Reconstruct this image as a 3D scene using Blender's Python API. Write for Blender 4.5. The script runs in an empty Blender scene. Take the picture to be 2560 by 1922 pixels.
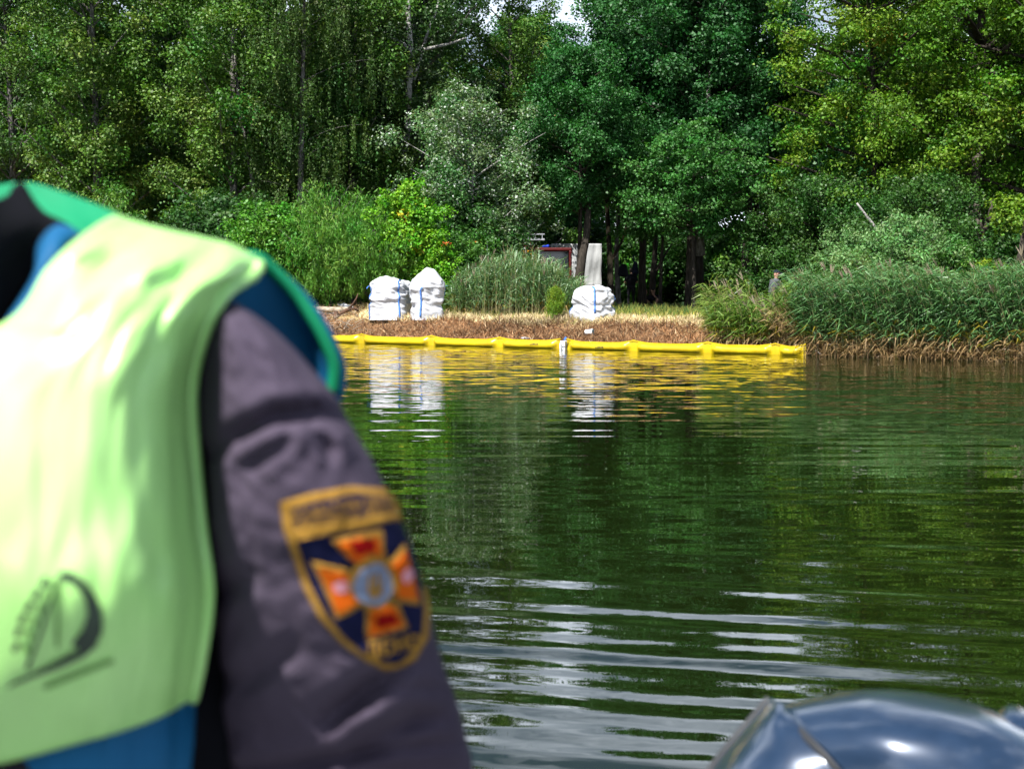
import bpy, bmesh, math, random
import numpy as np
from mathutils import Vector, Matrix, noise, geometry
from mathutils.bvhtree import BVHTree

scene = bpy.context.scene
COL = scene.collection
R = math.radians

# ------------------------------------------------------------------ camera
F = 3517.0                       # focal length in pixels of the 2560 px wide photograph
CAM_H = 1.45
PITCH = R(3.84)
cam_d = bpy.data.cameras.new('camera')
cam_d.sensor_width = 36.0
cam_d.sensor_fit = 'HORIZONTAL'
cam_d.lens = 36.0 * F / 2560.0
cam_d.clip_start = 0.05
cam_d.clip_end = 2000
cam_d.dof.use_dof = True
cam_d.dof.focus_distance = 41.0
cam_d.dof.aperture_fstop = 7.0
cam = bpy.data.objects.new('camera', cam_d)
cam.location = (0, 0, CAM_H)
cam.rotation_euler = (math.pi / 2 - PITCH, 0, 0)
COL.objects.link(cam)
scene.camera = cam

# ------------------------------------------------------------------ sky and sun
SUN_AZ, SUN_EL = R(33), R(55)     # to the left of straight behind the camera
to_sun = Vector((-math.sin(SUN_AZ) * math.cos(SUN_EL), -math.cos(SUN_AZ) * math.cos(SUN_EL), math.sin(SUN_EL)))
world = bpy.data.worlds.new('World')
scene.world = world
world.use_nodes = True
wn, wl = world.node_tree.nodes, world.node_tree.links
wn.clear()
w_out = wn.new('ShaderNodeOutputWorld')
w_bg = wn.new('ShaderNodeBackground')
w_bg.inputs['Strength'].default_value = 0.05
w_sky = wn.new('ShaderNodeTexSky')
w_sky.sky_type = 'NISHITA'
w_sky.sun_disc = False
w_sky.sun_elevation = SUN_EL
w_sky.sun_rotation = math.atan2(to_sun.x, to_sun.y)
w_tc = wn.new('ShaderNodeTexCoord')
w_map = wn.new('ShaderNodeMapping')
w_map.inputs['Scale'].default_value = (1.0, 1.0, 2.6)
w_noise = wn.new('ShaderNodeTexNoise')
w_noise.inputs['Scale'].default_value = 2.6
w_noise.inputs['Detail'].default_value = 6.0
w_noise.inputs['Roughness'].default_value = 0.58
w_ramp = wn.new('ShaderNodeValToRGB')
w_ramp.color_ramp.elements[0].position = 0.50
w_ramp.color_ramp.elements[1].position = 0.66
w_mix = wn.new('ShaderNodeMixRGB')
w_mix.inputs['Color2'].default_value = (19.0, 20.8, 23.6, 1)
wl.new(w_tc.outputs['Generated'], w_map.inputs['Vector'])
wl.new(w_map.outputs['Vector'], w_noise.inputs['Vector'])
w_sep = wn.new('ShaderNodeSeparateXYZ')
wl.new(w_tc.outputs['Generated'], w_sep.inputs[0])
w_hz = wn.new('ShaderNodeMapRange')                 # cumulus crowds together towards the horizon all round
w_hz.inputs['From Min'].default_value = 0.0; w_hz.inputs['From Max'].default_value = 0.7
w_hz.inputs['To Min'].default_value = 0.13; w_hz.inputs['To Max'].default_value = -0.05
wl.new(w_sep.outputs['Z'], w_hz.inputs['Value'])
w_add = wn.new('ShaderNodeMath'); w_add.operation = 'ADD'
wl.new(w_noise.outputs['Fac'], w_add.inputs[0]); wl.new(w_hz.outputs[0], w_add.inputs[1])
wl.new(w_add.outputs[0], w_ramp.inputs['Fac'])
wl.new(w_ramp.outputs['Color'], w_mix.inputs['Fac'])
wl.new(w_sky.outputs['Color'], w_mix.inputs['Color1'])
wl.new(w_mix.outputs['Color'], w_bg.inputs['Color'])
wl.new(w_bg.outputs['Background'], w_out.inputs['Surface'])

sun_d = bpy.data.lights.new('sun', 'SUN')
sun_d.energy = 5.0
sun_d.angle = R(0.53)
sun_d.color = (1.0, 0.965, 0.91)
sun = bpy.data.objects.new('sun', sun_d)
sun.rotation_euler = to_sun.to_track_quat('Z', 'Y').to_euler()
COL.objects.link(sun)

vs = scene.view_settings
vs.view_transform = 'Standard'
vs.look = 'None'
vs.gamma = 1.0
vs.exposure = 0.97
scene.cycles.max_bounces = 5
scene.cycles.diffuse_bounces = 1
scene.cycles.use_adaptive_sampling = True
scene.cycles.adaptive_threshold = 0.04
scene.cycles.use_denoising = True
scene.cycles.glossy_bounces = 3
scene.cycles.transmission_bounces = 4
scene.cycles.transparent_max_bounces = 4
scene.cycles.caustics_reflective = False
scene.cycles.caustics_refractive = False

# ------------------------------------------------------------------ helpers
FW = Vector((0, math.cos(PITCH), -math.sin(PITCH)))
UP = Vector((0, math.sin(PITCH), math.cos(PITCH)))
CAM = Vector((0, 0, CAM_H))

def P(px, py, d):
    """A point that lies d metres in front of the lens on the ray through a photograph pixel."""
    return CAM + Vector((1, 0, 0)) * ((px - 1280) / F * d) + UP * (-(py - 961) / F * d) + FW * d

def XD(px, D):
    return (px - 1280) / F * D

def tag(o, label=None, cat=None, group=None, kind=None):
    if label: o['label'] = label
    if cat: o['category'] = cat
    if group: o['group'] = group
    if kind: o['kind'] = kind
    return o

def empty(name, loc=(0, 0, 0), rz=0.0):
    o = bpy.data.objects.new(name, None)
    o.empty_display_size = 0.2
    o.location = loc
    o.rotation_euler = (0, 0, rz)
    COL.objects.link(o)
    return o

def link(name, me, mat=None, parent=None, smooth=False):
    if mat is not None and len(me.materials) == 0:
        for m in (mat if isinstance(mat, (list, tuple)) else [mat]):
            me.materials.append(m)
    if smooth:
        me.polygons.foreach_set('use_smooth', np.ones(len(me.polygons), bool))
    o = bpy.data.objects.new(name, me)
    COL.objects.link(o)
    if parent is not None:
        o.parent = parent
    return o

def world_child(o, parent):
    """Keep a mesh given in world coordinates in place under a parent that is only translated / rotated."""
    o.parent = parent
    o.matrix_parent_inverse = (Matrix.Translation(parent.location) @ parent.rotation_euler.to_matrix().to_4x4()).inverted()
    return o

class MB:
    """Collects shapes into one mesh."""
    def __init__(self):
        self.v, self.f, self.m = [], [], []
    def add(self, vs, fs, mi=0):
        o = len(self.v)
        self.v += [tuple(p) for p in vs]
        self.f += [tuple(i + o for i in f) for f in fs]
        self.m += [mi] * len(fs)
    def box(self, c, s, mi=0, rz=0.0, M=None):
        M = M or (Matrix.Translation(c) @ Matrix.Rotation(rz, 4, 'Z'))
        vs = [M @ Vector((sx * s[0] / 2, sy * s[1] / 2, sz * s[2] / 2)) for sz in (-1, 1) for sy in (-1, 1) for sx in (-1, 1)]
        self.add(vs, [(0, 2, 3, 1), (4, 5, 7, 6), (0, 1, 5, 4), (2, 6, 7, 3), (0, 4, 6, 2), (1, 3, 7, 5)], mi)
    def tube(self, pts, rad, n=7, mi=0, cap=True):
        pts = [Vector(p) for p in pts]
        if not hasattr(rad, '__len__'): rad = [rad] * len(pts)
        vs, fs = [], []
        ref = None
        for i, p in enumerate(pts):
            t = (pts[min(i + 1, len(pts) - 1)] - pts[max(i - 1, 0)])
            t = t.normalized() if t.length > 1e-9 else Vector((0, 0, 1))
            if ref is None:
                ref = t.orthogonal().normalized()
            ref = (ref - t * ref.dot(t))
            ref = ref.normalized() if ref.length > 1e-6 else t.orthogonal().normalized()
            b = t.cross(ref)
            for k in range(n):
                a = 2 * math.pi * k / n
                vs.append(p + (ref * math.cos(a) + b * math.sin(a)) * rad[i])
        for i in range(len(pts) - 1):
            for k in range(n):
                fs.append((i * n + k, i * n + (k + 1) % n, (i + 1) * n + (k + 1) % n, (i + 1) * n + k))
        if cap:
            fs.append(tuple(reversed(range(n))))
            fs.append(tuple(range((len(pts) - 1) * n, len(pts) * n)))
        self.add(vs, fs, mi)
    def ribbon(self, pts, widths, side, mi=0):
        """A flat strip; side is one vector or one per point."""
        vs, fs = [], []
        for i, p in enumerate(pts):
            s = Vector(side[i] if isinstance(side, list) else side)
            w = widths[i] if hasattr(widths, '__len__') else widths
            vs += [Vector(p) - s * w / 2, Vector(p) + s * w / 2]
        for i in range(len(pts) - 1):
            fs.append((2 * i, 2 * i + 1, 2 * i + 3, 2 * i + 2))
        self.add(vs, fs, mi)
    def mesh(self, name):
        me = bpy.data.meshes.new(name)
        me.from_pydata(self.v, [], self.f)
        me.polygons.foreach_set('material_index', np.array(self.m, np.int32))
        me.update()
        return me
    def build(self, name, mat, parent=None, smooth=False):
        return link(name, self.mesh(name), mat, parent, smooth)

def np_mesh(name, verts, quads, col=None, matidx=None):
    """Fast quad mesh with an optional per-face leaf colour."""
    me = bpy.data.meshes.new(name)
    nv, nq = len(verts), len(quads)
    me.vertices.add(nv)
    me.vertices.foreach_set('co', np.asarray(verts, np.float32).ravel())
    me.loops.add(nq * 4)
    me.loops.foreach_set('vertex_index', np.asarray(quads, np.int32).ravel())
    me.polygons.add(nq)
    me.polygons.foreach_set('loop_start', np.arange(0, nq * 4, 4, dtype=np.int32))
    if matidx is not None:
        me.polygons.foreach_set('material_index', np.asarray(matidx, np.int32))
    if col is not None:
        a = me.attributes.new('leafcol', 'FLOAT_COLOR', 'FACE')
        c4 = np.ones((nq, 4), np.float32)
        c4[:, :3] = col
        a.data.foreach_set('color', c4.ravel())
    me.update(calc_edges=True)
    return me

def nrm(a):
    return a / np.maximum(np.linalg.norm(a, axis=1, keepdims=True), 1e-9)

def catmull(p, n):
    """Resample rows of an array of control points (K, ...) to n samples."""
    p = np.asarray(p, float)
    K = len(p)
    ext = np.concatenate([[2 * p[0] - p[1]], p, [2 * p[-1] - p[-2]]])
    out = []
    for t in np.linspace(0, K - 1, n):
        i = min(int(t), K - 2)
        u = t - i
        a, b, c, d = ext[i], ext[i + 1], ext[i + 2], ext[i + 3]
        out.append(0.5 * (2 * b + (c - a) * u + (2 * a - 5 * b + 4 * c - d) * u * u + (3 * b - a - 3 * c + d) * u ** 3))
    return np.array(out)

def net(points, nr, nc):
    """Smooth grid (nr, nc, 3) through a control net of world points."""
    g = np.array([[list(q) for q in row] for row in points])
    g = catmull(g, nr)
    return np.swapaxes(catmull(np.swapaxes(g, 0, 1), nc), 0, 1)

def grid_mesh(name, g, flip=False, closed=False):
    nr, nc = g.shape[:2]
    v = g.reshape(-1, 3)
    q = []
    for i in range(nr - 1):
        for j in range(nc if closed else nc - 1):
            k = (j + 1) % nc
            f = (i * nc + j, i * nc + k, (i + 1) * nc + k, (i + 1) * nc + j)
            q.append(f[::-1] if flip else f)
    me = bpy.data.meshes.new(name)
    me.from_pydata([tuple(x) for x in v], [], q)
    me.update()
    return me

# ------------------------------------------------------------------ materials
def principled(name, col, rough=0.6, spec=0.5, metal=0.0, coat=0.0, sheen=0.0):
    m = bpy.data.materials.new(name)
    m.use_nodes = True
    b = m.node_tree.nodes['Principled BSDF']
    b.inputs['Base Color'].default_value = (*col, 1)
    b.inputs['Roughness'].default_value = rough
    b.inputs['Specular IOR Level'].default_value = spec
    b.inputs['Metallic'].default_value = metal
    b.inputs['Coat Weight'].default_value = coat
    b.inputs['Coat Roughness'].default_value = 0.04
    if sheen:
        b.inputs['Sheen Weight'].default_value = sheen
    return m

def noisy(name, c1, c2, scale=8.0, rough=0.7, spec=0.4, bump=0.0, bscale=40.0, detail=5.0, stretch=(1, 1, 1), lo=0.35, hi=0.65, bdist=0.01):
    m = principled(name, c1, rough, spec)
    nt = m.node_tree
    b = nt.nodes['Principled BSDF']
    tc = nt.nodes.new('ShaderNodeTexCoord')
    mp = nt.nodes.new('ShaderNodeMapping')
    mp.inputs['Scale'].default_value = stretch
    nt.links.new(tc.outputs['Object'], mp.inputs['Vector'])
    n = nt.nodes.new('ShaderNodeTexNoise')
    n.inputs['Scale'].default_value = scale
    n.inputs['Detail'].default_value = detail
    nt.links.new(mp.outputs['Vector'], n.inputs['Vector'])
    r = nt.nodes.new('ShaderNodeValToRGB')
    r.color_ramp.elements[0].position = lo
    r.color_ramp.elements[1].position = hi
    r.color_ramp.elements[0].color = (*c1, 1)
    r.color_ramp.elements[1].color = (*c2, 1)
    nt.links.new(n.outputs['Fac'], r.inputs['Fac'])
    nt.links.new(r.outputs['Color'], b.inputs['Base Color'])
    if bump:
        n2 = nt.nodes.new('ShaderNodeTexNoise')
        n2.inputs['Scale'].default_value = bscale
        n2.inputs['Detail'].default_value = 4
        nt.links.new(mp.outputs['Vector'], n2.inputs['Vector'])
        bp = nt.nodes.new('ShaderNodeBump')
        bp.inputs['Strength'].default_value = bump
        bp.inputs['Distance'].default_value = bdist
        nt.links.new(n2.outputs['Fac'], bp.inputs['Height'])
        nt.links.new(bp.outputs['Normal'], b.inputs['Normal'])
    return m

def leaf_mat(name, rough=0.42, spec=0.5, trans=0.3, tgain=(1.3, 1.5, 0.6)):
    m = principled(name, (0.05, 0.1, 0.02), rough, spec)
    nt = m.node_tree
    b = nt.nodes['Principled BSDF']
    a = nt.nodes.new('ShaderNodeAttribute')
    a.attribute_name = 'leafcol'
    nt.links.new(a.outputs['Color'], b.inputs['Base Color'])
    if trans > 0:
        t = nt.nodes.new('ShaderNodeBsdfTranslucent')
        mul = nt.nodes.new('ShaderNodeMixRGB')
        mul.blend_type = 'MULTIPLY'
        mul.inputs['Fac'].default_value = 1.0
        mul.inputs['Color2'].default_value = (*tgain, 1)
        nt.links.new(a.outputs['Color'], mul.inputs['Color1'])
        nt.links.new(mul.outputs['Color'], t.inputs['Color'])
        mx = nt.nodes.new('ShaderNodeMixShader')
        mx.inputs['Fac'].default_value = trans
        nt.links.new(b.outputs['BSDF'], mx.inputs[1])
        nt.links.new(t.outputs['BSDF'], mx.inputs[2])
        nt.links.new(mx.outputs['Shader'], nt.nodes['Material Output'].inputs['Surface'])
    return m

M = {}
M['leaf'] = leaf_mat('leaf_glossy', 0.54, 0.42, 0.22)
M['leaf_matte'] = leaf_mat('leaf_matte', 0.58, 0.35, 0.24)
M['reed'] = leaf_mat('reed_leaf', 0.42, 0.5, 0.25)
M['dry'] = leaf_mat('dry_stalk', 0.8, 0.2, 0.1, (1, 1, 1))
M['bark_dark'] = noisy('bark_dark', (0.022, 0.018, 0.014), (0.06, 0.05, 0.04), 6, 0.9, 0.2, 0.6, 30, stretch=(3, 3, 0.6))
M['bark_grey'] = noisy('bark_grey', (0.06, 0.056, 0.05), (0.17, 0.16, 0.145), 5, 0.85, 0.2, 0.5, 30, stretch=(2, 2, 0.8))
M['bark_white'] = noisy('bark_white', (0.05, 0.047, 0.043), (0.33, 0.32, 0.30), 3.0, 0.8, 0.25, 0.4, 25, stretch=(1.5, 1.5, 2.5), lo=0.36, hi=0.46)
M['ground'] = None

# ------------------------------------------------------------------ terrain and water
SHORE = [(-70, 86), (-30, 58), (-12, 44.5), (-4.99, 39.6), (-0.10, 36.1), (2.72, 34.2), (4.62, 32.9), (6.50, 31.7), (10.3, 28.9), (16, 26.5), (30, 24.5), (70, 22)]
SX = np.array([s[0] for s in SHORE]); SD = np.array([s[1] for s in SHORE])
def shore(x):
    return np.interp(x, SX, SD)
def smooth(t):
    t = np.clip(t, 0, 1)
    return t * t * (3 - 2 * t)
def ground_z(x, y):
    t = np.asarray(y - shore(x), float)
    z = np.where(t < 0, 0.16 * t, 0)
    z = np.maximum(z, -1.2)
    z = z + 0.10 * smooth(t / 0.5) + 0.50 * smooth((t - 0.2) / 3.6)
    hump = 0.05 * np.sin(x * 1.7 + y * 0.6) + 0.04 * np.sin(x * 3.1 - y * 1.9 + 1.0) + 0.03 * np.sin(x * 0.6 + 2 + y * 2.7)
    z = z + 0.24 * smooth((t - 3.0) / 2.5) * smooth((-2.2 - x) / 2.0)
    return z + hump * smooth((t - 0.4) / 2.0) * 0.8
def gz(x, y):
    return float(ground_z(np.array(x, float), np.array(y, float)))

xs = np.unique(np.concatenate([np.linspace(-120, -14, 40), np.linspace(-14, 14, 150), np.linspace(14, 120, 40)]))
ys = np.unique(np.concatenate([np.linspace(20, 50, 140), np.linspace(50, 90, 50), np.linspace(90, 420, 20)]))
gx, gy = np.meshgrid(xs, ys)
gzv = ground_z(gx, gy)
g = np.stack([gx, gy, gzv], -1)
me = grid_mesh('ground', g)
inl = me.attributes.new('inland', 'FLOAT', 'POINT')
inl.data.foreach_set('value', (gy - shore(gx)).ravel().astype(np.float32))
mg = noisy('bank_soil', (0.10, 0.055, 0.03), (0.26, 0.15, 0.075), 5.0, 0.95, 0.1, 0.8, 14, bdist=0.06)
nt = mg.node_tree
b = nt.nodes['Principled BSDF']
soil = b.inputs['Base Color'].links[0].from_socket
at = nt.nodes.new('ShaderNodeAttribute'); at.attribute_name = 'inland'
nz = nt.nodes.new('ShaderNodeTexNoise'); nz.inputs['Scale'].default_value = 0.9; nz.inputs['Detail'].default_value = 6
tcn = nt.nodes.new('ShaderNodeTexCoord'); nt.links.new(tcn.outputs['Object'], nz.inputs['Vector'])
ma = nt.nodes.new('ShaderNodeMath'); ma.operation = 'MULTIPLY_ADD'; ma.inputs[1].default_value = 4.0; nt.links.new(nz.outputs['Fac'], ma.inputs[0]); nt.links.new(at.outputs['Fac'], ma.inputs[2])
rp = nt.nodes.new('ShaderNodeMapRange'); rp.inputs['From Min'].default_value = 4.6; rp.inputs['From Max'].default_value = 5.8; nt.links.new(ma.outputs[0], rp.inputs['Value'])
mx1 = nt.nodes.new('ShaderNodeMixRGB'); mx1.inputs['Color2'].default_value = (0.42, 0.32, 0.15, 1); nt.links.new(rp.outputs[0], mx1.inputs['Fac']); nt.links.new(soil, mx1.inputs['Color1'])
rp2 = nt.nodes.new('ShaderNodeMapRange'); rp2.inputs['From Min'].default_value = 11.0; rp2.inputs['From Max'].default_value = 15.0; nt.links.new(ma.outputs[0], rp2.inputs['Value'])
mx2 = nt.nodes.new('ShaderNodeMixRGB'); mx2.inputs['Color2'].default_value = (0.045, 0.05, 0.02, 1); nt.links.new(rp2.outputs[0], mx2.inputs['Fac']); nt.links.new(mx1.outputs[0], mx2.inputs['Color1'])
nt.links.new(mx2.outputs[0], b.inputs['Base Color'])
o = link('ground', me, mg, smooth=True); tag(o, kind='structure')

# water: real swell near the boat, fine ripple relief in the material
wx = np.unique(np.concatenate([np.linspace(-150, -7, 24), np.linspace(-7, 7, 120), np.linspace(7, 150, 24)]))
wy = np.unique(np.concatenate([np.linspace(-120, 3.4, 16), np.arange(3.4, 14, 0.035), np.arange(14, 26, 0.09), np.linspace(26, 90, 40)]))
ax, ay = np.meshgrid(wx, wy)
rs = np.random.RandomState(3)
def lownoise(x, y, s, seed):
    r = np.random.RandomState(seed)
    out = 0
    for k in range(7):
        a = r.uniform(0, 2 * math.pi); f = s * r.uniform(0.5, 1.6)
        out = out + np.sin((x * math.cos(a) * 0.55 + y * math.sin(a)) * f + r.uniform(0, 6.28))
    return out / 3.2
phase = ay + 0.22 * ax + 0.10 * lownoise(ax, ay, 0.9, 1)
envl = np.clip(0.62 + 0.55 * lownoise(ax, ay, 0.8, 2), 0.10, 1.3)
swell = (0.0026 * np.sin(phase * 2 * math.pi / 0.43) + 0.0022 * np.sin(phase * 2 * math.pi / 0.27 + 1.1 + 0.7 * lownoise(ax, ay, 0.8, 5)) * np.clip(0.5 + lownoise(ax, ay, 1.1, 6), 0, 1.2)
         + 0.0018 * np.sin((ay + 0.30 * ax) * 2 * math.pi / 1.15 + 0.6 + 0.8 * lownoise(ax, ay, 0.7, 7)))
fade = smooth((11.5 - ay) / 6.0)
mid = 0.0007 * np.sin((ay + 0.06 * ax + 0.25 * lownoise(ax, ay, 0.5, 9)) * 2 * math.pi / 0.52) * smooth((ay - 6) / 5) * smooth((26 - ay) / 8)
az = 1.22 * swell * envl * fade + mid
az = np.where((ay > 3.0) & (np.abs(ax) < 7.2), az, 0)
me = grid_mesh('lake', np.stack([ax, ay, az], -1))
mw = principled('lake_water', (0.006, 0.011, 0.002), 0.012, 0.5)
nt = mw.node_tree; b = nt.nodes['Principled BSDF']
b.inputs['IOR'].default_value = 1.85
geo = nt.nodes.new('ShaderNodeNewGeometry')
def ripple(scale, sx, sy, detail=2.0):
    mp = nt.nodes.new('ShaderNodeMapping'); mp.inputs['Scale'].default_value = (sx, sy, 1)
    nt.links.new(geo.outputs['Position'], mp.inputs['Vector'])
    n = nt.nodes.new('ShaderNodeTexNoise'); n.inputs['Scale'].default_value = scale; n.inputs['Detail'].default_value = detail
    nt.links.new(mp.outputs['Vector'], n.inputs['Vector'])
    s = nt.nodes.new('ShaderNodeVectorMath'); s.operation = 'SUBTRACT'; s.inputs[1].default_value = (0.5, 0.5, 0.5)
    nt.links.new(n.outputs['Color'], s.inputs[0])
    return s
def vscale(s, val):
    k = nt.nodes.new('ShaderNodeVectorMath'); k.operation = 'MULTIPLY'
    k.inputs[1].default_value = val
    nt.links.new(s.outputs[0], k.inputs[0])
    return k
r1 = vscale(ripple(1.0, 2.6, 6.5, 3.0), (0.08, 0.23, 0))      # cat's paws under the bank
r2 = vscale(ripple(1.0, 0.20, 4.2, 2.5), (0.009, 0.095, 0))    # long fine lines on the calm middle
r3 = vscale(ripple(1.0, 5.0, 12.0, 2.0), (0.008, 0.02, 0))
sep = nt.nodes.new('ShaderNodeSeparateXYZ'); nt.links.new(geo.outputs['Position'], sep.inputs[0])
zl = nt.nodes.new('ShaderNodeMath'); zl.operation = 'MULTIPLY_ADD'; zl.inputs[1].default_value = 0.55
nt.links.new(sep.outputs['X'], zl.inputs[0]); nt.links.new(sep.outputs['Y'], zl.inputs[2])
mr = nt.nodes.new('ShaderNodeMapRange'); mr.inputs['From Min'].default_value = 12.5; mr.inputs['From Max'].default_value = 21.0
mr.inputs['To Min'].default_value = 0.06
mr.interpolation_type = 'SMOOTHSTEP'
nt.links.new(zl.outputs[0], mr.inputs['Value'])
r1s = nt.nodes.new('ShaderNodeVectorMath'); r1s.operation = 'SCALE'
nt.links.new(r1.outputs[0], r1s.inputs[0]); nt.links.new(mr.outputs[0], r1s.inputs['Scale'])
ad = None
for q in (r2, r3, r1s):
    if ad is None:
        ad = q
        continue
    k = nt.nodes.new('ShaderNodeVectorMath'); k.operation = 'ADD'
    nt.links.new(ad.outputs[0], k.inputs[0]); nt.links.new(q.outputs[0], k.inputs[1])
    ad = k
k = nt.nodes.new('ShaderNodeVectorMath'); k.operation = 'ADD'
nt.links.new(ad.outputs[0], k.inputs[0]); nt.links.new(geo.outputs['Normal'], k.inputs[1])
kn = nt.nodes.new('ShaderNodeVectorMath'); kn.operation = 'NORMALIZE'
nt.links.new(k.outputs[0], kn.inputs[0]); nt.links.new(kn.outputs[0], b.inputs['Normal'])
o = link('lake', me, mw, smooth=True); tag(o, kind='structure')

# ------------------------------------------------------------------ foliage
def leaf_arrays(C, N, T, L, W, col):
    N = nrm(N); T = nrm(T - N * np.sum(T * N, 1, keepdims=True)); B = np.cross(N, T)
    L = L[:, None]; W = W[:, None]
    v = np.stack([C - T * L * 0.5, C + B * W * 0.5 + N * W * 0.14 - T * L * 0.05, C + T * L * 0.5, C - B * W * 0.5 + N * W * 0.14 - T * L * 0.05], 1).reshape(-1, 3)
    q = np.arange(len(C) * 4).reshape(-1, 4)
    return v, q, col

def rand_dir(r, n):
    return nrm(r.normal(size=(n, 3)))

def make_crown(r, H, zb, Rad, prof, n_limb, n_leaf, leaf=(0.11, 0.085), clump=0.6, rise=0.5, weep=0.0, pal=((0.04, 0.08, 0.02), (0.06, 0.11, 0.03)), accent=None, per=5, zsq=0.85, lean=(0, 0), trunk_top=0.9, inner=0.35, stray=0.12, zmin=0.12):
    """Skeleton with limbs, leaf clumps on the limbs; returns leaf arrays and limb polylines."""
    limbs, cl_c, cl_r = [], [], []
    wob = r.uniform(0, 6.28, 4)
    def axis(z):
        s = z / H
        return np.array([lean[0] * s + 0.22 * math.sin(wob[0] + s * 5) * s, lean[1] * s + 0.22 * math.sin(wob[1] + s * 4) * s, z])
    trunk = [axis(z) for z in np.linspace(0, H * trunk_top, 12)]
    for i in range(n_limb):
        u = (i + r.uniform(0, 1)) / n_limb
        z = zb + (H - zb) * (u ** 0.9) * 0.97
        ln = Rad * prof(u) * r.uniform(0.65, 1.15)
        a = i * 2.399 + r.uniform(-0.5, 0.5)
        d = np.array([math.cos(a), math.sin(a), 0])
        z0 = max(z - ln * rise * 0.6, 0.3)
        p0 = axis(min(z0, H * trunk_top))
        pts = []
        side = np.array([-d[1], d[0], 0]) * r.uniform(-0.25, 0.25)
        for s in np.linspace(0, 1, 6):
            pts.append(p0 + d * ln * s + side * ln * s * s + np.array([0, 0, 1]) * (rise * ln * s - weep * 0.25 * ln * s * s + (z - z0) * 0.3 * s))
        limbs.append((pts, ln))
        npc = max(2, int(per * (0.6 + ln / Rad)))
        for k in range(npc):
            s = inner + (1 - inner) * (k + r.uniform(0, 1)) / npc
            j = min(int(s * 5), 4); f = s * 5 - j
            p = pts[j] * (1 - f) + pts[j + 1] * f
            off = r.normal(size=3) * np.array([1, 1, 0.6]) * clump * 0.75
            cl_c.append(p + off)
            cl_r.append(clump * r.uniform(0.35, 1.3) * (0.75 + 0.4 * prof(u)))
    cl_c = np.array(cl_c); cl_r = np.array(cl_r)
    w = cl_r ** 2; w /= w.sum()
    idx = r.choice(len(cl_c), n_leaf, p=w)
    d = rand_dir(r, n_leaf)
    d[:, 2] = np.where(r.uniform(size=n_leaf) < 0.3, np.abs(d[:, 2]), d[:, 2])
    rad = cl_r[idx][:, None] * (r.uniform(size=(n_leaf, 1)) ** 0.5) * np.where(r.uniform(size=(n_leaf, 1)) < stray, r.uniform(1.0, 2.1, (n_leaf, 1)), 1.0)
    C = cl_c[idx] + d * rad * np.array([1, 1, zsq])
    if weep > 0:
        strand = r.randint(0, 9, n_leaf)
        key = (idx * 9 + strand)
        hx = np.sin(key * 12.9898) * 43758.5453; hx -= np.floor(hx)
        hy = np.sin(key * 78.233) * 12543.123; hy -= np.floor(hy)
        t = r.uniform(size=n_leaf) ** 0.8
        C = cl_c[idx] + np.stack([(hx - 0.5) * 2, (hy - 0.5) * 2, np.zeros(n_leaf)], 1) * cl_r[idx][:, None] + r.normal(size=(n_leaf, 3)) * 0.045
        C[:, 2] -= t * weep * (0.6 + hx)
    N = d * 0.55 + np.array([0, 0, 0.55]) + r.normal(size=(n_leaf, 3)) * 0.55
    T = r.normal(size=(n_leaf, 3)) + np.array([0, 0, -0.5 - 2.0 * (weep > 0)])
    if weep > 0:
        N = d * 0.5 + np.array([0, 0, 0.15]) + r.normal(size=(n_leaf, 3)) * 0.6
    sz = r.uniform(0.6, 1.3, n_leaf)
    L = leaf[0] * sz * r.uniform(0.85, 1.15, n_leaf); W = leaf[1] * sz * r.uniform(0.8, 1.15, n_leaf)
    p1, p2 = np.array(pal[0]), np.array(pal[1])
    ct = r.uniform(size=len(cl_c))[idx] * 0.6 + r.uniform(size=n_leaf) * 0.4
    col = (p1 + (p2 - p1) * ct[:, None]) * (1 + r.normal(size=(len(cl_c), 1)) * np.array([[0.22, 0.06, 0.18]]))[idx]
    col = col * r.uniform(0.7, 1.35, (n_leaf, 1)) * (1 + r.normal(size=(n_leaf, 1)) * np.array([[0.14, 0.0, 0.10]]))
    col = np.maximum(col * np.array([0.92, 1.10, 0.86]), 0.003)
    if accent is not None:
        ac, frac, cfrac = accent
        hot = r.uniform(size=len(cl_c)) < cfrac
        sel = (hot[idx] & (r.uniform(size=n_leaf) < 0.6)) | (r.uniform(size=n_leaf) < frac)
        col[sel] = np.array(ac) * r.uniform(0.8, 1.25, (int(sel.sum()), 1))
    keep = C[:, 2] > zmin + r.normal(size=n_leaf) * (0.25 if zmin > 1 else 0)
    return leaf_arrays(C[keep], N[keep], T[keep], L[keep], W[keep], col[keep]), trunk, limbs

def trunk_mesh(name, trunk, limbs, r0, limb_r=0.055, twig=True, seed=0, flare=1.35):
    mb = MB()
    n = len(trunk)
    rad = [max(r0 * (1 - 0.86 * i / (n - 1)) * (flare if i == 0 else 1), 0.02) for i in range(n)]
    mb.tube(trunk, rad, 9)
    for pts, ln in limbs:
        lr = min(limb_r * (0.5 + ln / 5), r0 * 0.5)
        mb.tube(pts, [lr * (1 - 0.8 * k / 5) for k in range(6)], 5, cap=False)
    return mb.mesh(name)

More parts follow.
